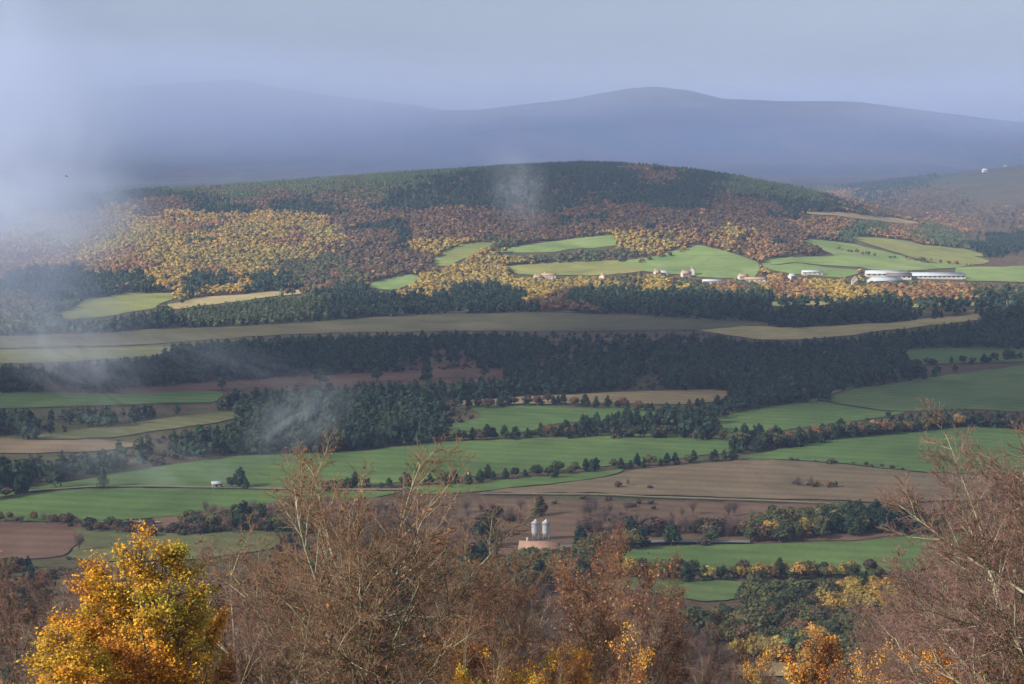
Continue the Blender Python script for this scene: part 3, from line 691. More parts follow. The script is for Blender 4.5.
def grow_tree(seed, H=16., trunk_r=.20, limbs=11, limb_ang=(22, 48), limb_len=.62, t_low=.22, br=12, tw=13, fine=9, crown_up=.10, wander=.10, fine_r=.0075, t_hi=.93, taper=.45, tfrac=.86, r2=.012):
    r = np.random.default_rng(seed)
    P0 = poly_grow(np.array([[0, 0, -.6]]), np.array([[r.normal(0, .04), r.normal(0, .04), 1.]]), np.array([H * tfrac]), 9, .05, .06, r); L0 = np.array([H * tfrac]); R0 = np.array([trunk_r])
    S, D, L1, R1 = spawn(P0, L0, R0, limbs, t_low, t_hi, limb_ang, limb_len, r, taper); L1 = np.maximum(L1 * .86 / tfrac, H * .09); R1 = np.maximum(R1, trunk_r * .22)
    P1 = poly_grow(S, D, L1, 7, wander, crown_up, r)
    S, D, L2, R2 = spawn(P1, L1, R1, br, .15, 1., (22, 52), .46, r, .5); R2 = np.maximum(R2, r2)
    P2 = poly_grow(S, D, L2, 5, wander * 1.2, crown_up * .9, r)
    S, D, L3, R3 = spawn(P2, L2, R2, tw, .12, 1., (22, 55), .48, r, .45); R3 = np.maximum(R3, fine_r * 1.25); L3 = np.maximum(L3, .35)
    P3 = poly_grow(S, D, L3, 3, .12, crown_up * .8, r)
    S, D, L4, R4 = spawn(P3, L3, R3, fine, .1, 1., (20, 55), .55, r, .3); L4 = np.clip(L4, .18, .9)
    P4 = poly_grow(S, D, L4, 2, .12, crown_up * .7, r); n4 = len(P4)
    wood = Acc(); tw_ = Acc()
    one = np.ones((1, 3))
    V, Q = tubes(P0, R0, R0 * .05, 8); wood.add(V, Q, one[0])
    V, Q = tubes(P1, R1, R1 * .25, 6); wood.add(V, Q, one[0])
    V, Q = tubes(P2, R2, R2 * .35, 4); wood.add(V, Q, one[0])
    V, Q = tubes(P3, R3, R3 * .5, 3); n3 = len(P3); c = r.uniform(.7, 1.25, (n3, 1, 1)) * np.ones((1, 12, 3)); tw_.add(V, Q, c.reshape(-1, 3))
    V, Q = tubes(P4, np.full(n4, fine_r), np.full(n4, fine_r * .55), 3); c = r.uniform(.6, 1.4, (n4, 1, 1)) * np.where(r.random((n4, 1, 1)) < .45, np.array([1.12, .80, .80]), np.array([1., 1., 1.])) * np.ones((1, 9, 1)); tw_.add(V, Q, c.reshape(-1, 3))
    return wood.get(), tw_.get(), np.vstack([P4[:, 1], P4[:, 2], P3[:, -1]])
def leaves(pts, n, size, pal, seed, keepf=None, nscale=.45, jit=.09):
    r = np.random.default_rng(seed)
    if keepf is not None: pts = pts[keepf(pts)]
    P = pts[r.integers(len(pts), size=n)] + r.normal(0, jit, (n, 3))
    Nn = unit(r.normal(size=(n, 3)) + [0, 0, .4]); V, Q = quads_at(P, Nn, size * r.uniform(.6, 1.25, n), r, .75)
    f = fbm(P[:, 0] * nscale + P[:, 2] * .31 + seed, P[:, 1] * nscale + P[:, 2] * nscale, 4) * 1.3 + .5 + r.normal(0, .16, n)
    pal = np.array(pal); g = np.clip(f, 0, .999) * (len(pal) - 1); i = g.astype(int); fr = (g - i)[:, None]
    c = (pal[i] * (1 - fr) + pal[i + 1] * fr) * r.uniform(.6, 1.3, (n, 1))
    return mesh_quads('leaves', V, Q, np.repeat(c, 4, 0), [M['leaf']])
GOLD = [(.36, .14, .03), (.52, .22, .03), (.62, .30, .03), (.64, .33, .03), (.58, .33, .03), (.46, .33, .04), (.30, .28, .04)]
RUST = [(.14, .070, .045), (.20, .09, .05), (.27, .12, .055), (.36, .18, .06)]
ORNG = [(.34, .14, .04), (.52, .22, .045), (.62, .31, .06), (.60, .38, .07)]
def variant(seed, bark, **kw):
    (wv, wq, wt), (tv, tq, tt), pts = grow_tree(seed, **kw)
    return dict(wood=mesh_quads('trunk', wv, wq, None, [M[bark]], smooth=True), twigs=mesh_quads('twigs', tv, tq, tt, [M['foliage_twig']]), pts=pts, H=float(np.percentile(pts[:, 2], 99.6)), wood2=None)
M['foliage_twig'] = foliage_mat('twig_bark', 0, .85)
VAR = {
 'hero': variant(11, 'bark_lichen', H=19., trunk_r=.27, tfrac=.50, limbs=19, limb_ang=(10, 60), limb_len=.50, t_low=.42, t_hi=1., taper=.12, br=13, tw=11, fine=7, crown_up=.03, fine_r=.008, r2=.017),
 'wide': variant(12, 'bark_lichen', H=16., trunk_r=.2, tfrac=.6, limbs=14, limb_ang=(14, 60), limb_len=.50, t_low=.3, t_hi=1., taper=.15, br=11, tw=11, fine=6, crown_up=.03),
 'beech': variant(13, 'bark', H=18., trunk_r=.18, limbs=17, limb_ang=(18, 52), limb_len=.44, t_hi=.85, taper=.25, br=12, tw=11, fine=7, crown_up=.04),
 'upright': variant(14, 'bark', H=17., trunk_r=.15, limbs=14, limb_ang=(16, 36), limb_len=.42, br=10, tw=10, fine=7, crown_up=.07),
 'sweep': variant(15, 'bark_lichen', H=14., trunk_r=.2, limbs=19, limb_ang=(30, 66), limb_len=.52, t_low=.2, t_hi=.9, taper=.2, br=13, tw=12, fine=7, crown_up=.03),
 'leafy': variant(16, 'bark', H=12.5, trunk_r=.14, limbs=26, limb_ang=(25, 62), limb_len=.42, t_low=.08, taper=.62, br=9, tw=8, fine=4, crown_up=.05),
}
print('H', {k: round(v['H'], 1) for k, v in VAR.items()})
LV = {
 'gold': ('leafy', leaves(VAR['leafy']['pts'], 62000, .034, GOLD, 3, jit=.10, keepf=lambda p: fbm(p[:, 0] * 1.1 + p[:, 2] * .7, p[:, 1] * 1.1 - p[:, 2] * .8, 3) > -.26)),
 'orange': ('leafy', leaves(VAR['leafy']['pts'], 34000, .037, ORNG, 5, jit=.10, keepf=lambda p: fbm(p[:, 0] * 1.1 + p[:, 2] * .7, p[:, 1] * 1.1 - p[:, 2] * .8, 3) > -.26)),
 'orange_loose': ('wide', leaves(VAR['wide']['pts'], 26000, .046, ORNG, 15, jit=.15, keepf=lambda p: (fbm(p[:, 0] * .35 + 3, p[:, 1] * .35 + p[:, 2] * .4, 3) > -.05))),
 'gold_loose': ('wide', leaves(VAR['wide']['pts'], 28000, .046, GOLD, 16, jit=.15, keepf=lambda p: (fbm(p[:, 0] * .35 + 8, p[:, 1] * .35 + p[:, 2] * .4, 3) > -.05))),
 'rust': ('upright', leaves(VAR['upright']['pts'], 3000, .045, RUST, 6)),
 'rust_few': ('beech', leaves(VAR['beech']['pts'], 2200, .05, RUST, 7)),
 'hero_few': ('hero', leaves(VAR['hero']['pts'], 900, .05, RUST, 8)),
}
TWC = {'red': (.14, .094, .076), 'rust': (.145, .09, .062), 'olive': (.15, .105, .068), 'grey': (.22, .18, .14), 'mauve': (.14, .098, .084)}
def near_tree(u, vtop, D, var, leafset, twc, label, name='bare_tree', cat='tree', rot=0., lean=(0, 0), width=1., group=None):
    x = (u - 512) / F * D * 1.0; y = D
    g = float(gz(x, y)); dd = D * CT + 20 * ST
    ztop = CZ - (vtop - 130) / F * D * 1.01
    H = ztop - g; v = VAR[var]; s = H / v['H']
    e = link(name, None, loc=(x, y, g), label=label, category=cat, group=group)
    e.rotation_euler = (lean[0], lean[1], rot); e.scale = (s * width, s * width, s)
    link('trunk', v['wood'], e)
    t = link('twigs', v['twigs'], e); t.color = (*TWC[twc], 1)
    if leafset: link('leaves', LV[leafset][1], e)
    return e
G1 = 'leafless trees massed on the near slope'
near_tree(352, 446, 76, 'hero', 'hero_few', 'olive', 'largest leafless tree in the centre with pale lichened spreading limbs', rot=.6, width=1.06)
near_tree(158, 543, 60, 'leafy', 'gold', 'rust', 'bright golden orange leafy tree at lower left', 'golden_tree', rot=.3, width=1.15)
near_tree(60, 630, 57, 'leafy', 'gold', 'rust', 'low golden bush at the left foot of the bright golden tree', 'golden_tree', rot=2.2, width=1.5)
near_tree(176, 600, 66, 'leafy', 'gold', 'rust', 'small golden tree at the right shoulder of the bright golden tree', 'golden_tree', rot=4.1, width=.75)
near_tree(110, 590, 66, 'leafy', 'gold', 'rust', 'golden tree close behind the left side of the brightest one', 'golden_tree', rot=1.1, width=1.1)
# left thicket
for (u, v, D, va, lf, c, rot, wd, lab) in [
 (-12, 560, 96, 'beech', 'rust_few', 'red', 1.0, 1.0, 'reddish leafless tree cut by the left edge of the picture'),
 (34, 575, 88, 'upright', None, 'mauve', 2.0, 1.1, 'mauve leafless tree just left of the golden tree'),
 (88, 568, 104, 'beech', None, 'grey', 3.1, .9, 'greyish leafless tree rising behind the left side of the golden tree'),
 (8, 608, 70, 'wide', None, 'grey', 4.0, 1.0, 'pale grey leafless tree low in the left corner'),
 (105, 585, 84, 'beech', None, 'red', 4.6, 1.1, 'russet leafless tree close behind the golden tree'),
 (205, 548, 98, 'beech', 'rust_few', 'red', 5.0, .9, 'russet leafless tree just right of the golden tree'),
 (232, 560, 84, 'wide', None, 'red', .4, .9, 'broad reddish leafless tree between the golden and the largest tree'),
 (228, 618, 66, 'sweep', None, 'mauve', 1.4, .9, 'low mauve leafless tree with sweeping limbs right of the golden tree'),
 (280, 550, 92, 'beech', 'rust_few', 'rust', 2.4, 1.0, 'tall rusty leafless tree left behind the largest tree'),
 (300, 572, 82, 'upright', None, 'olive', 3.3, 1.2, 'olive twigged leafless tree against the left side of the largest tree'),
 (262, 606, 70, 'wide', None, 'olive', 5.6, .9, 'lichened leafless tree low between the golden and largest trees'),
 (448, 540, 90, 'beech', None, 'olive', .9, 1.0, 'leafless tree close behind the right side of the largest tree'),
 (492, 545, 94, 'wide', None, 'red', 1.9, .9, 'reddish leafless tree right of the largest tree'),
 (510, 556, 86, 'beech', 'rust_few', 'rust', 2.9, .9, 'rusty leafless tree in front of the farm silos'),
 (440, 612, 70, 'wide', None, 'rust', 3.9, .8, 'low rusty leafless tree under the largest tree'),
 (580, 520, 108, 'upright', 'rust', 'rust', .2, .9, 'narrow tree with brick red leaves right of the silos'),
 (606, 560, 104, 'upright', 'rust', 'red', 1.2, 1.0, 'second narrow tree with dry red leaves right of the silos'),
 (556, 572, 92, 'upright', 'rust', 'rust', 2.2, 1.2, 'dry leaved russet tree below the farm roof'),
 (655, 586, 118, 'upright', 'rust', 'red', 3.0, .9, 'reddish tree with thin dry leaves beside the small meadow'),
 (636, 590, 100, 'beech', None, 'mauve', 4.1, .9, 'mauve leafless tree below the small meadow'),
 (692, 612, 108, 'beech', None, 'red', 5.2, .8, 'reddish leafless tree at the right end of the middle thicket'),
 (668, 640, 84, 'wide', None, 'grey', .7, .8, 'grey leafless tree in front of the middle thicket'),
 (728, 644, 104, 'upright', None, 'olive', 1.7, .9, 'olive leafless tree left of the dry clearing'),
 (596, 628, 78, 'wide', 'rust_few' if False else None, 'mauve', 2.7, .8, 'low mauve leafless tree among the yellow bushes'),
 (705, 664, 80, 'sweep', None, 'mauve', 3.7, .8, 'low leafless tree at the bottom edge left of the clearing'),
 (745, 676, 88, 'beech', None, 'red', 4.7, .7, 'reddish leafless tree at the bottom edge below the clearing')]:
    near_tree(u, v, D, va, lf, c, lab, rot=rot, width=wd, group=G1)
for (u, v, D, lf, rot, wd, lab) in [
 (556, 624, 76, 'gold_loose', 1.1, .8, 'bright yellow bushy tree at the bottom centre'),
 (490, 645, 82, 'orange_loose', 2.1, 1.0, 'orange bushy tree at the bottom between the leafless trees'),
 (625, 650, 84, 'gold_loose', 3.1, .9, 'yellow orange bushy tree at the bottom right of centre'),
 (415, 632, 88, 'orange_loose', 4.1, .9, 'orange leaved tree glimpsed behind the largest trunk'),
 (520, 662, 66, 'gold_loose', 5.1, .9, 'low golden tree cut by the bottom edge at the centre'),
 (300, 655, 90, 'orange_loose', .1, .8, 'orange leaved tree glimpsed left of the largest trunk'),
 (590, 640, 70, 'orange_loose', 4.4, .9, 'loose orange leaved tree at the bottom right of the yellow one'),
 (482, 650, 78, 'orange', 1.4, 1.1, 'rounded orange leafy tree at the bottom right of the largest trunk'),
 (566, 654, 80, 'gold', 2.4, 1.0, 'low golden leafy tree at the bottom centre'),
 (460, 652, 64, 'gold_loose', 5.4, .9, 'loose golden tree at the bottom right of the largest trunk'),
 (838, 640, 84, 'orange', .6, .9, 'bright orange leafy tree at lower right'),
 (800, 664, 78, 'orange_loose', 1.6, .7, 'smaller orange tree left of the bright orange one'),
 (900, 652, 76, 'orange_loose', 2.6, .9, 'orange tree between the bright orange and the large right tree'),
 (992, 604, 56, 'gold_loose', 3.6, .8, 'yellow green tree under the large leafless right tree'),
 (950, 652, 62, 'gold_loose', 4.6, .8, 'low yellow tree at the bottom right')]:
    near_tree(u, v, D, LV[lf][0], lf, 'rust', lab, 'golden_tree' if lf[:4] == 'gold' else 'orange_tree', rot=rot, width=wd, group='autumn leaved trees on the near slope')
for (u, v, D, va, lf, c, rot, ln, wd, lab) in [
 (1085, 396, 50, 'sweep', None, 'red', .5, (0, -.10), 1.1, 'tallest leafless tree sweeping in from the right edge'),
 (1055, 470, 62, 'sweep', None, 'red', 1.8, (0, -.12), .9, 'reddish leafless tree left of the tallest right edge tree'),
 (990, 505, 74, 'wide', None, 'red', 2.8, (0, -.05), .8, 'reddish leafless tree between the bare field and the right edge'),
 (1005, 430, 56, 'sweep', None, 'mauve', 4.4, (0, -.06), .9, 'mauve leafless tree behind the tallest right edge tree'),
 (942, 556, 80, 'beech', 'rust_few', 'mauve', 3.8, (0, 0), .9, 'mauve leafless tree right of the lowest green field'),
 (905, 598, 88, 'beech', None, 'red', 4.8, (0, 0), .9, 'reddish leafless tree above the orange trees at right'),
 (1012, 540, 58, 'wide', None, 'rust', 5.8, (0, 0), .9, 'rusty leafless tree above the yellow tree at right'),
 (960, 600, 64, 'wide', None, 'red', .9, (0, 0), .8, 'low reddish leafless tree at lower right'),
 (865, 625, 98, 'upright', None, 'mauve', 2.0, (0, 0), .9, 'small mauve leafless tree behind the bright orange tree')]:
    near_tree(u, v, D, va, lf, c, lab, rot=rot, lean=ln, width=wd, group='leafless trees at the right edge')
# ------------------------------------------------------------------ buildings
M['white_wall'] = plain_mat('white_wall', (.38, .36, .32), var=.25); M['stone_wall'] = plain_mat('stone_wall', (.42, .36, .28), var=.25)
M['clay_roof'] = plain_mat('clay_roof', (.30, .18, .13), var=.25); M['grey_roof'] = plain_mat('grey_roof', (.30, .33, .38), .45, .4, .12); M['pale_roof'] = plain_mat('pale_roof', (.32, .34, .37), .5, .3, .15)
M['dark_roof'] = plain_mat('dark_roof', (.12, .095, .09), var=.2); M['window'] = plain_mat('window', (.03, .035, .045), .15, .6, .1); M['metal'] = plain_mat('silo_metal', (.42, .44, .46), .35, .5, .08)
M['wood'] = plain_mat('pole_wood', (.16, .13, .10)); M['door'] = plain_mat('door', (.10, .07, .05))
def box(name, mat, parent, c, s):
    x, y, z = c; a, b, h = s; V = np.array([[i * a / 2 + x, j * b / 2 + y, k * h + z] for k in (0, 1) for j in (-1, 1) for i in (-1, 1)])
    Q = np.array([[0, 2, 3, 1], [4, 5, 7, 6], [0, 1, 5, 4], [2, 6, 7, 3], [0, 4, 6, 2], [1, 3, 7, 5]])
    return link(name, mesh_quads(name, V, Q, mats=[M[mat]]), parent)
def gable_walls(parent, mat, L_, Wd, h, rh):
    bm = bmesh.new(); hx, hy = L_ / 2, Wd / 2
    for s in (-1, 1):
        pass
    v = [bm.verts.new(p) for p in [(-hx, -hy, -1), (hx, -hy, -1), (hx, hy, -1), (-hx, hy, -1), (-hx, -hy, h), (hx, -hy, h), (hx, hy, h), (-hx, hy, h), (-hx, 0, h + rh), (hx, 0, h + rh)]]
    for f in ((0, 1, 5, 4), (2, 3, 7, 6), (1, 2, 6, 9, 5), (3, 0, 4, 8, 7)): bm.faces.new([v[i] for i in f])
    me = bpy.data.meshes.new('wall'); bm.to_mesh(me); bm.free(); me.materials.append(M[mat]); return link('wall', me, parent)
def gable_roof(parent, mat, L_, Wd, h, rh, ov=.4, th=.22):
    hx, hy = L_ / 2 + ov, Wd / 2; sl_ = rh / hy; hyo = hy + ov; zo = h - ov * sl_
    P = [(-hx, -hyo, zo), (hx, -hyo, zo), (hx, 0, h + rh), (-hx, 0, h + rh), (-hx, hyo, zo), (hx, hyo, zo)]
    V = np.array([(x, y, z + .03) for x, y, z in P] + [(x, y, z + .03 + th) for x, y, z in P])
    Q = np.array([[0, 3, 2, 1], [3, 4, 5, 2], [6, 7, 8, 9], [9, 8, 11, 10], [0, 1, 7, 6], [4, 10, 11, 5], [0, 6, 9, 3], [3, 9, 10, 4], [1, 2, 8, 7], [2, 5, 11, 8]])
    return link('roof', mesh_quads('roof', V, Q, mats=[M[mat]]), parent)
def house(u, v, L_, Wd, h, rh, rot, wall, roof, label, name='farmhouse', cat='house', chim=True, wins=2, door=True, xy=None, group=None):
    x, y, z = at(u, v) if xy is None else (*xy, float(gz(*xy)))
    e = link(name, None, loc=(x, y, z), label=label, category=cat, group=group); e.rotation_euler = (0, 0, math.radians(rot))
    gable_walls(e, wall, L_, Wd, h, rh); r_ = gable_roof(e, roof, L_, Wd, h, rh)
    for k in range(wins):
        wx = -L_ / 2 + L_ * (k + .6) / (wins + .4)
        f = box('window', 'window', e, (wx, -Wd / 2 - .03, h * .45), (1.0, .1, 1.2)); box('sill', 'stone_wall', f, (wx, -Wd / 2 - .1, h * .45 - .15), (1.2, .25, .12))
    if door: box('door', 'door', e, (L_ * .38, -Wd / 2 - .04, -.2), (1.1, .12, 2.3))
    if chim: box('chimney', 'stone_wall', r_, (-L_ * .32, Wd * .12, h + rh * .5), (.7, .7, rh * .5 + 1.3))
    return e
house(217, 488.5, 4.2, 3.2, 2.4, .7, 12, 'white_wall', 'pale_roof', 'small white hut beside the dark trees in the green field', 'hut', 'hut', False, 1)
# farm behind the bare trees: stone house and two silos
house(539, 557, 14, 8, 3.6, 2.2, -6, 'stone_wall', 'clay_roof', 'stone farmhouse with brownish roof half hidden behind leafless trees', wins=4)
house(548, 566, 9, 6, 3.2, 1.6, 70, 'stone_wall', 'dark_roof', 'low stone outbuilding in front of the brown roofed farmhouse', 'outbuilding', 'shed', False, 1)
def silo(u, v, label):
    x, y, z = at(u, v); e = link('silo', None, loc=(x, y, z), label=label, category='silo', group='white feed silos behind the farmhouse')
    k = 20; a = np.arange(k) * 2 * np.pi / k
    prof_ = [(.35, 1.4), (1.55, 2.9), (1.58, 3.0), (1.55, 4.2), (1.58, 4.25), (1.55, 5.5), (1.58, 5.55), (1.55, 6.8), (1.72, 6.85), (.30, 7.9), (.30, 8.15), (.02, 8.2)]
    V = np.array([(r_ * math.cos(t), r_ * math.sin(t), h) for r_, h in prof_ for t in a]); Q = np.array([[i * k + j, i * k + (j + 1) % k, (i + 1) * k + (j + 1) % k, (i + 1) * k + j] for i in range(len(prof_) - 1) for j in range(k)])
    link('tank', mesh_quads('tank', V, Q, mats=[M['metal']]), e)
    for j in range(4):
        t = j * math.pi / 2 + .78; box('leg', 'grey_roof', e, (1.5 * math.cos(t), 1.5 * math.sin(t), -.5), (.16, .16, 3.9))
    lv = []; 
    for s in (-.2, .2): box('ladder', 'grey_roof', e, (s, -1.68, .3), (.06, .06, 6.4))
silo(535.5, 540, 'left one of two white feed silos behind the farmhouse'); silo(546, 540, 'right one of two white feed silos behind the farmhouse')
# sunlit hamlet
house(657, 277, 6, 6, 5.0, 2.6, 20, 'white_wall', 'clay_roof', 'small white house at the left end of the sunlit green field'); house(663, 276, 10, 7, 3.6, 2.2, -8, 'white_wall', 'pale_roof', 'longer white house beside the small one below the green field', wins=3)
house(686, 277, 10, 7, 4.2, 2.4, 15, 'white_wall', 'clay_roof', 'white farmhouse in the middle of the sunlit hamlet', wins=3); house(692, 275, 7, 6, 5.8, 2.6, 80, 'white_wall', 'clay_roof', 'tall white gabled house right of the middle farmhouse')
house(712, 284, 20, 8, 3.2, 1.6, 2, 'white_wall', 'pale_roof', 'long low pale shed below the white houses', 'shed', 'shed', False, 5); house(697, 283, 8, 6, 3.0, 1.4, 12, 'stone_wall', 'clay_roof', 'short stone shed at the left end of the long low shed', 'shed', 'shed', False, 1)
house(757, 282, 26, 9, 3.2, 1.8, -3, 'white_wall', 'clay_roof', 'long farm shed with pinkish roof right of the hamlet', 'shed', 'shed', False, 5); house(743, 280, 10, 8, 4, 2, 10, 'white_wall', 'clay_roof', 'pinkish roofed house at the left end of the long farm shed', wins=2)
house(792, 280, 7, 6, 4.5, 2, 30, 'white_wall', 'pale_roof', 'tiny white house between the hamlet and the barns'); house(812, 275, 22, 8, 3.4, 1.6, 3, 'white_wall', 'pale_roof', 'pale long shed at the foot of the green field left of the barns', 'shed', 'shed', False, 4)
house(549, 279, 15, 8, 4.0, 2, -4, 'white_wall', 'clay_roof', 'pinkish farmhouse among yellow trees left of the hamlet', wins=4); house(538, 280, 9, 7, 3.2, 1.8, 8, 'stone_wall', 'clay_roof', 'lower stone house at the left end of the pinkish farmhouse')
house(603, 282, 7, 6, 6, 2.5, 60, 'stone_wall', 'clay_roof', 'ochre stone house hidden in yellow trees left of the hamlet')
house(855, 286, 8, 7, 5.5, 4.6, 88, 'white_wall', 'clay_roof', 'small white gabled house standing below the large barns', chim=False)
# large barns
def barn(u, v, L_, Wd, h, rh, rot, roof, label, bays=10):
    x, y, z = at(u, v); e = link('barn', None, loc=(x, y, z), label=label, category='barn', group='large farm sheds at the right of the hamlet'); e.rotation_euler = (0, 0, math.radians(rot))
    gable_walls(e, 'white_wall', L_, Wd, h, rh); r_ = gable_roof(e, roof, L_, Wd, h, rh, .6, .3)
    for k in range(bays): box('opening', 'window', e, (-L_ / 2 + L_ * (k + .5) / bays, -Wd / 2 - .04, 1.9), (L_ / bays * .55, .1, h * .38))
    box('ridge_vent', 'pale_roof', r_, (0, 0, h + rh + .25), (L_ * .9, 1.0, .5))
barn(886, 276.5, 44, 16, 3.6, 2.4, -4, 'pale_roof', 'white fronted barn with pale roof at the left of the farm sheds', 8)
barn(936, 278.5, 60, 14, 3.4, 2.4, -3, 'grey_roof', 'long low white barn with blue grey roof at the centre of the sheds', 12)
barn(885, 283, 34, 16, 3.0, 3.0, 18, 'grey_roof', 'blue grey roofed barn turned at an angle in front of the others', 6)
barn(899, 279, 26, 12, 3.6, 2.8, -12, 'dark_roof', 'dark roofed shed wedged between the pale and the long barns', 5)
barn(962, 289.5, 42, 12, 3.2, 2.2, -4, 'grey_roof', 'separate grey roofed shed in front at the right of the barns', 8)
house(985, 172, 13, 9, 5, 3, 10, 'white_wall', 'pale_roof', 'distant white house on the hazy slope at the far right', wins=3, chim=False); house(1006, 167, 9, 7, 4, 2.5, 10, 'white_wall', 'clay_roof', 'second distant pale house nearer the right edge', wins=2, chim=False)
# poles in the fields
def pole(u, v, h, label, cross=True):
    x, y, z = at(u, v); e = link('utility_pole', None, loc=(x, y, z), label=label, category='pole', group='thin utility poles in the fields')
    V, Q = tube([[0, 0, -.5], [0, 0, h]], [.16, .10], 8); link('mast', mesh_quads('mast', V, Q, mats=[M['wood']]), e)
    if cross:
        ca = box('crossarm', 'wood', e, (0, 0, h - .7), (1.7, .14, .14))
        for s in (-.7, 0, .7): box('insulator', 'pale_roof', ca, (s, 0, h - .555), (.1, .1, .2))
pole(293.5, 464, 8.5, 'left of the thin poles on the long green field'); pole(296.5, 463.5, 8.5, 'right of the thin poles on the long green field')
pole(437, 457, 7, 'thin pole on the long green field above the central tree'); pole(600, 440, 6.5, 'thin pole at the top of the long green field'); pole(736, 474, 6.5, 'thin pole on the bare brown field')
pole(505, 462, 6.5, 'thin pole in the middle of the long green field')
# bird
def bird():
    D = 260.; x, z = (68 - 512) / F * D, CZ - (176 - 130) / F * D
    e = link('bird', None, loc=(x, D, z), label='tiny dark bird gliding in front of the mist at upper left', category='bird'); e.rotation_euler = (.2, .25, .6)
    t = np.linspace(-.22, .22, 9); rr = np.array([.008, .03, .045, .05, .05, .042, .034, .03, .008])
    V, Q = tube(np.column_stack([t, 0 * t, .03 * np.sin((t + .22) * 5)]), rr, 8); link('body', mesh_quads('body', V, Q, mats=[M['window']]), e)
    for s in (-1, 1):
        P = [(-.10, 0, 0), (.10, 0, 0), (.12, s * .28, .07), (-.05, s * .30, .07), (.02, s * .58, .03), (-.05, s * .55, .03)]
        V = np.array([(a, b, c + k) for k in (0, .012) for a, b, c in P]); Q = np.array([[0, 1, 2, 3], [3, 2, 4, 5], [6, 9, 8, 7], [9, 11, 10, 8], [0, 6, 7, 1], [1, 7, 8, 2], [2, 8, 10, 4], [4, 10, 11, 5], [5, 11, 9, 3], [3, 9, 6, 0]])
        link('wing', mesh_quads('wing', V, Q, mats=[M['window']]), e)
    V = np.array([(-.20, -.02, 0), (-.20, .02, 0), (-.34, .07, 0), (-.34, -.07, 0), (-.20, -.02, .01), (-.20, .02, .01), (-.34, .07, .01), (-.34, -.07, .01)])
    link('tail', mesh_quads('tail', V, np.array([[0, 1, 2, 3], [4, 7, 6, 5], [0, 4, 5, 1], [1, 5, 6, 2], [2, 6, 7, 3], [3, 7, 4, 0]]), mats=[M['window']]), e)
bird()
# ------------------------------------------------------------------ mist: drifting banks with real depth
def mist(u, v, D, size, dens, label, scale, seed=0, tilt=(0, 0, 0), lo=.45, hi=.75, col=(.82, .88, 1.0), dist=.6):
    a, b, c = ray(u, v); k = D / b; loc = Vector((float(a * k), D, CZ + float(c * k)))
    bm = bmesh.new(); bmesh.ops.create_icosphere(bm, subdivisions=3, radius=1.0)
    me = bpy.data.meshes.new('mist'); bm.to_mesh(me); bm.free()
    m, n = nt('mist'); tc = N(n, 'ShaderNodeTexCoord'); o3 = tc.outputs['Object']
    mp = N(n, 'ShaderNodeMapping'); mp.inputs['Location'].default_value = (seed * 3.7, seed * 1.3, seed); L(n, o3, mp.inputs['Vector'])
    ln = N(n, 'ShaderNodeVectorMath', operation='LENGTH'); L(n, o3, ln.inputs[0])
    fall = N(n, 'ShaderNodeMapRange', interpolation_type='SMOOTHSTEP'); fall.inputs['From Min'].default_value = 1.0; fall.inputs['From Max'].default_value = .05
    L(n, ln.outputs['Value'], fall.inputs['Value'])
    nz = noise(n, mp.outputs[0], scale, 3.2, .58, dist)
    st = N(n, 'ShaderNodeMapRange'); st.inputs['From Min'].default_value = lo; st.inputs['From Max'].default_value = hi; L(n, nz, st.inputs['Value'])
    mu = N(n, 'ShaderNodeMath', operation='MULTIPLY'); L(n, fall.outputs[0], mu.inputs[0]); L(n, st.outputs[0], mu.inputs[1])
    m2 = N(n, 'ShaderNodeMath', operation='MULTIPLY'); L(n, mu.outputs[0], m2.inputs[0]); m2.inputs[1].default_value = dens
    vp = N(n, 'ShaderNodeVolumePrincipled', Density=0.); vp.inputs['Color'].default_value = (*col, 1); L(n, m2.outputs[0], vp.inputs['Density'])
    o = N(n, 'ShaderNodeOutputMaterial'); L(n, vp.outputs[0], o.inputs['Volume']); me.materials.append(m)
    ob = link('mist', me, kind='stuff', label=label, category='mist'); ob.location = loc; ob.scale = size; ob.rotation_euler = tilt
    return ob
mist(0, 100, 1500, (130, 240, 200), .0095, 'tall pale column of mist rising at the left edge', 2.2, 1, (0, .12, 0), .28, .62, col=(.56, .645, .86), dist=1.6)
mist(62, 208, 1350, (86, 100, 50), .019, 'denser billow of mist in front of the left end of the hill', 1.9, 2, (0, .1, 0), .30, .62, dist=1.6, col=(.58, .66, .86))
mist(25, 290, 1150, (110, 100, 50), .013, 'thin veil of mist low at the left edge', 2.1, 3, (0, .5, 0), .36, .66, dist=1.6, col=(.66, .74, .92))
mist(60, 350, 1050, (70, 70, 26), .012, 'thin trailing mist over the left end of the shaded fields', 2.1, 21, (0, .5, 0), .40, .68, dist=1.8)
mist(130, 100, 6300, (1500, 600, 260), .0048, 'hanging mist hiding the far range at left', 1.0, 4, (0, 0, 0), .05, .6, col=(.66, .75, 1.0))
mist(1040, 100, 7000, (1300, 500, 230), .0028, 'low cloud brushing the far range at right', 1.9, 12, (0, 0, 0), .2, .6, col=(.70, .78, 1.0), dist=1.)
mist(520, 88, 7000, (1500, 500, 200), .0028, 'low cloud brushing the middle of the far range', 2.2, 13, (0, 0, 0), .24, .62, col=(.70, .78, 1.0), dist=1.)
mist(640, 140, 5600, (2600, 900, 190), .00065, 'wide blue haze in front of the far range', 1.0, 14, (0, 0, 0), .0, .45, col=(.38, .52, .98))
mist(297, 418, 900, (42, 36, 24), .014, 'wisp of mist over the dark pines at left', 2.2, 5, (0, -.6, 0), .43, .70, dist=2.)
mist(518, 188, 2250, (46, 70, 70), .006, 'wisp of mist rising in front of the middle of the hill', 2.2, 7, (0, -.4, 0), .40, .70, dist=2.)
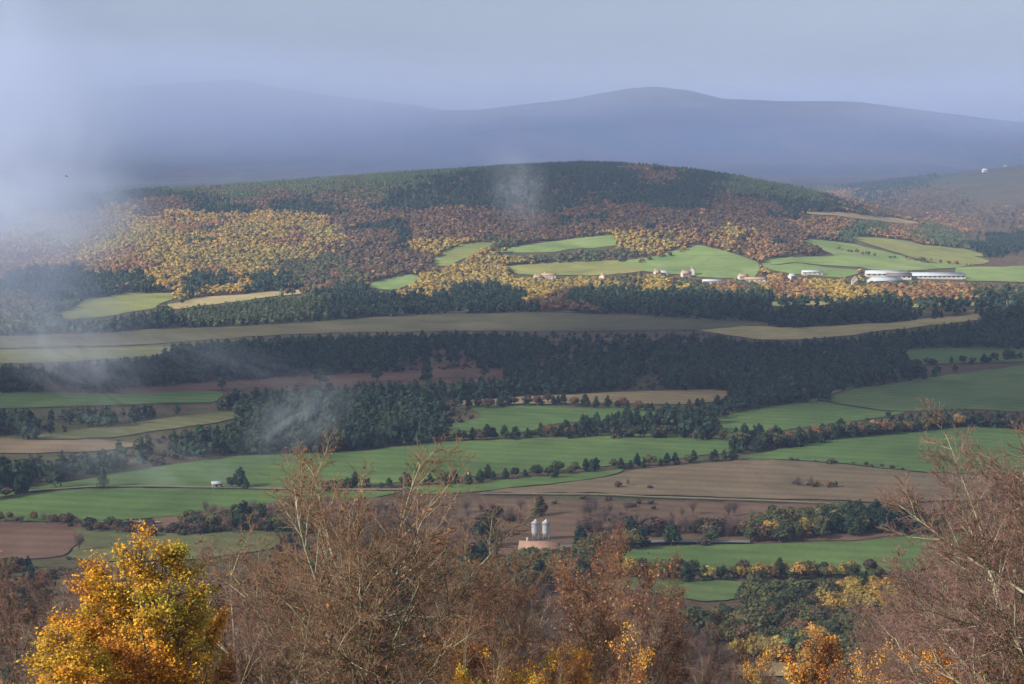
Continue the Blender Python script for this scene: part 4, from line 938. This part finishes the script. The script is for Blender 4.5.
mist(150, 465, 850, (80, 50, 26), .008, 'faint smear of mist over the lower left green field', 2.0, 8, (0, .3, 0), .42, .7, dist=1.5)
mist(230, 365, 1150, (90, 50, 22), .008, 'faint veil of mist over the shaded left woods', 2.1, 9, (0, .3, 0), .42, .7, dist=1.5)
# ------------------------------------------------------------------ camera, world, sun
cam = bpy.data.cameras.new('camera'); co = bpy.data.objects.new('camera', cam); C.objects.link(co)
co.location = (0, 0, CZ); co.rotation_euler = (math.pi / 2 - TH, 0, 0)
cam.sensor_width = 36; cam.lens = F / 1024 * 36; cam.clip_start = .5; cam.clip_end = 60000
scene.camera = co
SUN_EL, SUN_AZ = math.radians(30), math.radians(-118)   # azimuth from +Y, clockwise: the sun stands left and behind
sd = Vector((math.sin(SUN_AZ) * math.cos(SUN_EL), math.cos(SUN_AZ) * math.cos(SUN_EL), math.sin(SUN_EL)))
sl = bpy.data.lights.new('sun', 'SUN'); sl.energy = 5.0; sl.angle = math.radians(.55); sl.color = (1, .93, .82)
so = bpy.data.objects.new('sun', sl); C.objects.link(so); so.location = (0, 0, 900)
so.rotation_euler = sd.to_track_quat('Z', 'Y').to_euler()
w = bpy.data.worlds.new('World'); scene.world = w; w.use_nodes = True; n = w.node_tree; n.nodes.clear()
sky = N(n, 'ShaderNodeTexSky'); sky.sky_type = 'NISHITA'; sky.sun_disc = False; sky.sun_elevation = SUN_EL; sky.sun_rotation = SUN_AZ
bs = N(n, 'ShaderNodeBackground', Strength=.08); L(n, sky.outputs[0], bs.inputs['Color'])
tc = N(n, 'ShaderNodeTexCoord'); mp = N(n, 'ShaderNodeMapping'); mp.inputs['Scale'].default_value = (1, 1, 3.2); L(n, tc.outputs['Generated'], mp.inputs['Vector'])
cl = noise(n, mp.outputs[0], 2.4, 6, .6, .4)
cc = ramp(n, cl, [(.28, (.142, .163, .222)), (.5, (.180, .205, .268)), (.72, (.245, .268, .325))])
sx = N(n, 'ShaderNodeSeparateXYZ'); L(n, tc.outputs['Generated'], sx.inputs[0])
up = ramp(n, sx.outputs['Z'], [(.05, (.93, .93, .93)), (.4, (2.1, 1.9, 1.45))])
cc = mixc(n, 1.0, cc, up, 'MULTIPLY')
bc = N(n, 'ShaderNodeBackground', Strength=1.0); L(n, cc, bc.inputs['Color'])
mx = N(n, 'ShaderNodeMixShader', Fac=.8); L(n, bs.outputs[0], mx.inputs[1]); L(n, bc.outputs[0], mx.inputs[2])
o = N(n, 'ShaderNodeOutputWorld'); L(n, mx.outputs[0], o.inputs['Surface'])
# ------------------------------------------------------------------ haze
def vol_mat(name, dens, col, aniso=0.):
    m, n = nt(name); v = N(n, 'ShaderNodeVolumePrincipled', Density=dens, Anisotropy=aniso); v.inputs['Color'].default_value = (*col, 1)
    o = N(n, 'ShaderNodeOutputMaterial'); L(n, v.outputs[0], o.inputs['Volume']); return m
HZ = 0.72e-4
bm = bmesh.new(); bmesh.ops.create_cube(bm, size=1)
for v in bm.verts: v.co = Vector((v.co.x * 29000, v.co.y * 29000, 470 if v.co.z > 0 else -12))
me = bpy.data.meshes.new('haze'); bm.to_mesh(me); bm.free(); me.materials.append(vol_mat('haze_air', HZ, (.44, .58, .98)))
link('haze', me, kind='stuff')
# ------------------------------------------------------------------ clouds overhead (they shade the plain and the far range)
def cloud_mat():
    m, n = nt('cloud'); a = N(n, 'ShaderNodeAttribute', attribute_name='tint')
    d = N(n, 'ShaderNodeBsdfDiffuse'); d.inputs['Color'].default_value = (.9, .9, .9, 1)
    t = N(n, 'ShaderNodeBsdfTranslucent'); t.inputs['Color'].default_value = (.9, .9, .9, 1)
    m1 = N(n, 'ShaderNodeMixShader', Fac=.5); L(n, d.outputs[0], m1.inputs[1]); L(n, t.outputs[0], m1.inputs[2])
    tr = N(n, 'ShaderNodeBsdfTransparent'); m2 = N(n, 'ShaderNodeMixShader'); L(n, a.outputs['Color'], m2.inputs['Fac'])
    L(n, tr.outputs[0], m2.inputs[1]); L(n, m1.outputs[0], m2.inputs[2])
    o = N(n, 'ShaderNodeOutputMaterial'); L(n, m2.outputs[0], o.inputs['Surface']); return m
M['cloud'] = cloud_mat()
def cloud(ground_poly, alt, thick, soft, dens, seed=0, step=45.):
    """a lumpy cloud body whose shadow falls on the given patch of country (metres)"""
    G = np.array(ground_poly, float); k = alt / math.tan(SUN_EL)
    G = G + np.array([math.sin(SUN_AZ), math.cos(SUN_AZ)]) * k
    x0, y0 = G.min(0) - soft; x1, y1 = G.max(0) + soft
    xs = np.arange(x0, x1 + step, step); ys = np.arange(y0, y1 + step, step)
    X, Y = np.meshgrid(xs, ys)
    e0 = G; e1 = np.roll(G, -1, 0)
    P = np.stack([X.ravel(), Y.ravel()], -1)[:, None]; d = e1 - e0
    t = np.clip(((P - e0) * d).sum(-1) / (d ** 2).sum(-1), 0, 1)
    dist = np.sqrt(((P - e0 - t[..., None] * d) ** 2).sum(-1)).min(1)
    ins = in_poly(X.ravel(), Y.ravel(), G)
    s = np.where(ins, dist, -dist).reshape(X.shape) + soft * .9 * fbm(X / 260. + seed, Y / 260., 5)
    body = sstep(-soft * .6, soft * .6, s)
    op = 1 - (1 - body * dens) ** .5     # two skins
    lump = .5 + .8 * np.abs(fbm(X / 300. + seed, Y / 300. + 3, 5))
    keep = body > .004
    H = thick * np.sqrt(np.clip(body, 0, 1)) * lump
    top = np.stack([X, Y, alt + 4 + H], -1).reshape(-1, 3); bot = np.stack([X, Y, alt - 4 - H * .25], -1).reshape(-1, 3)
    ny, nx = X.shape; idx = np.arange(ny * nx).reshape(ny, nx)
    Qt = np.stack([idx[:-1, :-1], idx[:-1, 1:], idx[1:, 1:], idx[1:, :-1]], -1).reshape(-1, 4)
    kq = keep.ravel()[Qt].any(1); Qt = Qt[kq]
    # rim
    edges = {}
    for q in Qt:
        for a, b in zip(q, np.roll(q, -1)): edges[(int(a), int(b))] = 1
    rim = [(a, b) for (a, b) in edges if (b, a) not in edges]; n = ny * nx
    Q = np.vstack([Qt, Qt[:, ::-1] + n, np.array([[b, a, a + n, b + n] for a, b in rim])])
    V = np.vstack([top, bot]); u, inv = np.unique(Q, return_inverse=True)
    tint = np.repeat(np.concatenate([op.ravel(), op.ravel()])[:, None], 3, 1)
    return link('cloud', mesh_quads('cloud', V[u], inv.reshape(Q.shape), tint[u], [M['cloud']], smooth=True), kind='stuff', label='grey cloud drifting above the plain', category='cloud')
cloud([(-560, 1060), (-440, 1300), (-170, 1370), (-30, 1560), (80, 1740), (300, 1690), (760, 1500), (560, 1060), (0, 1100)], 900, 90, 120, .995, 1)
cloud([(-330, 480), (-520, 1120), (0, 1080), (560, 1020), (420, 700), (180, 480)], 820, 60, 130, .42, 3)
cloud([(-20, 2700), (0, 2440), (100, 2380), (520, 2550), (560, 3050), (200, 3400), (0, 3300)], 1000, 80, 170, .45, 5)
cloud([(-3500, 4900), (3500, 5100), (3800, 9000), (-4000, 11500)], 1100, 120, 500, .70, 9, 140.)
# ------------------------------------------------------------------ render settings
scene.view_settings.view_transform = 'Standard'; scene.view_settings.look = 'None'; scene.view_settings.exposure = 0.98; scene.view_settings.gamma = 1
scene.cycles.use_denoising = True
scene.cycles.max_bounces = 5; scene.cycles.diffuse_bounces = 2; scene.cycles.transparent_max_bounces = 16; scene.cycles.volume_bounces = 2
scene.cycles.volume_step_rate = 1.0; scene.cycles.volume_max_steps = 128
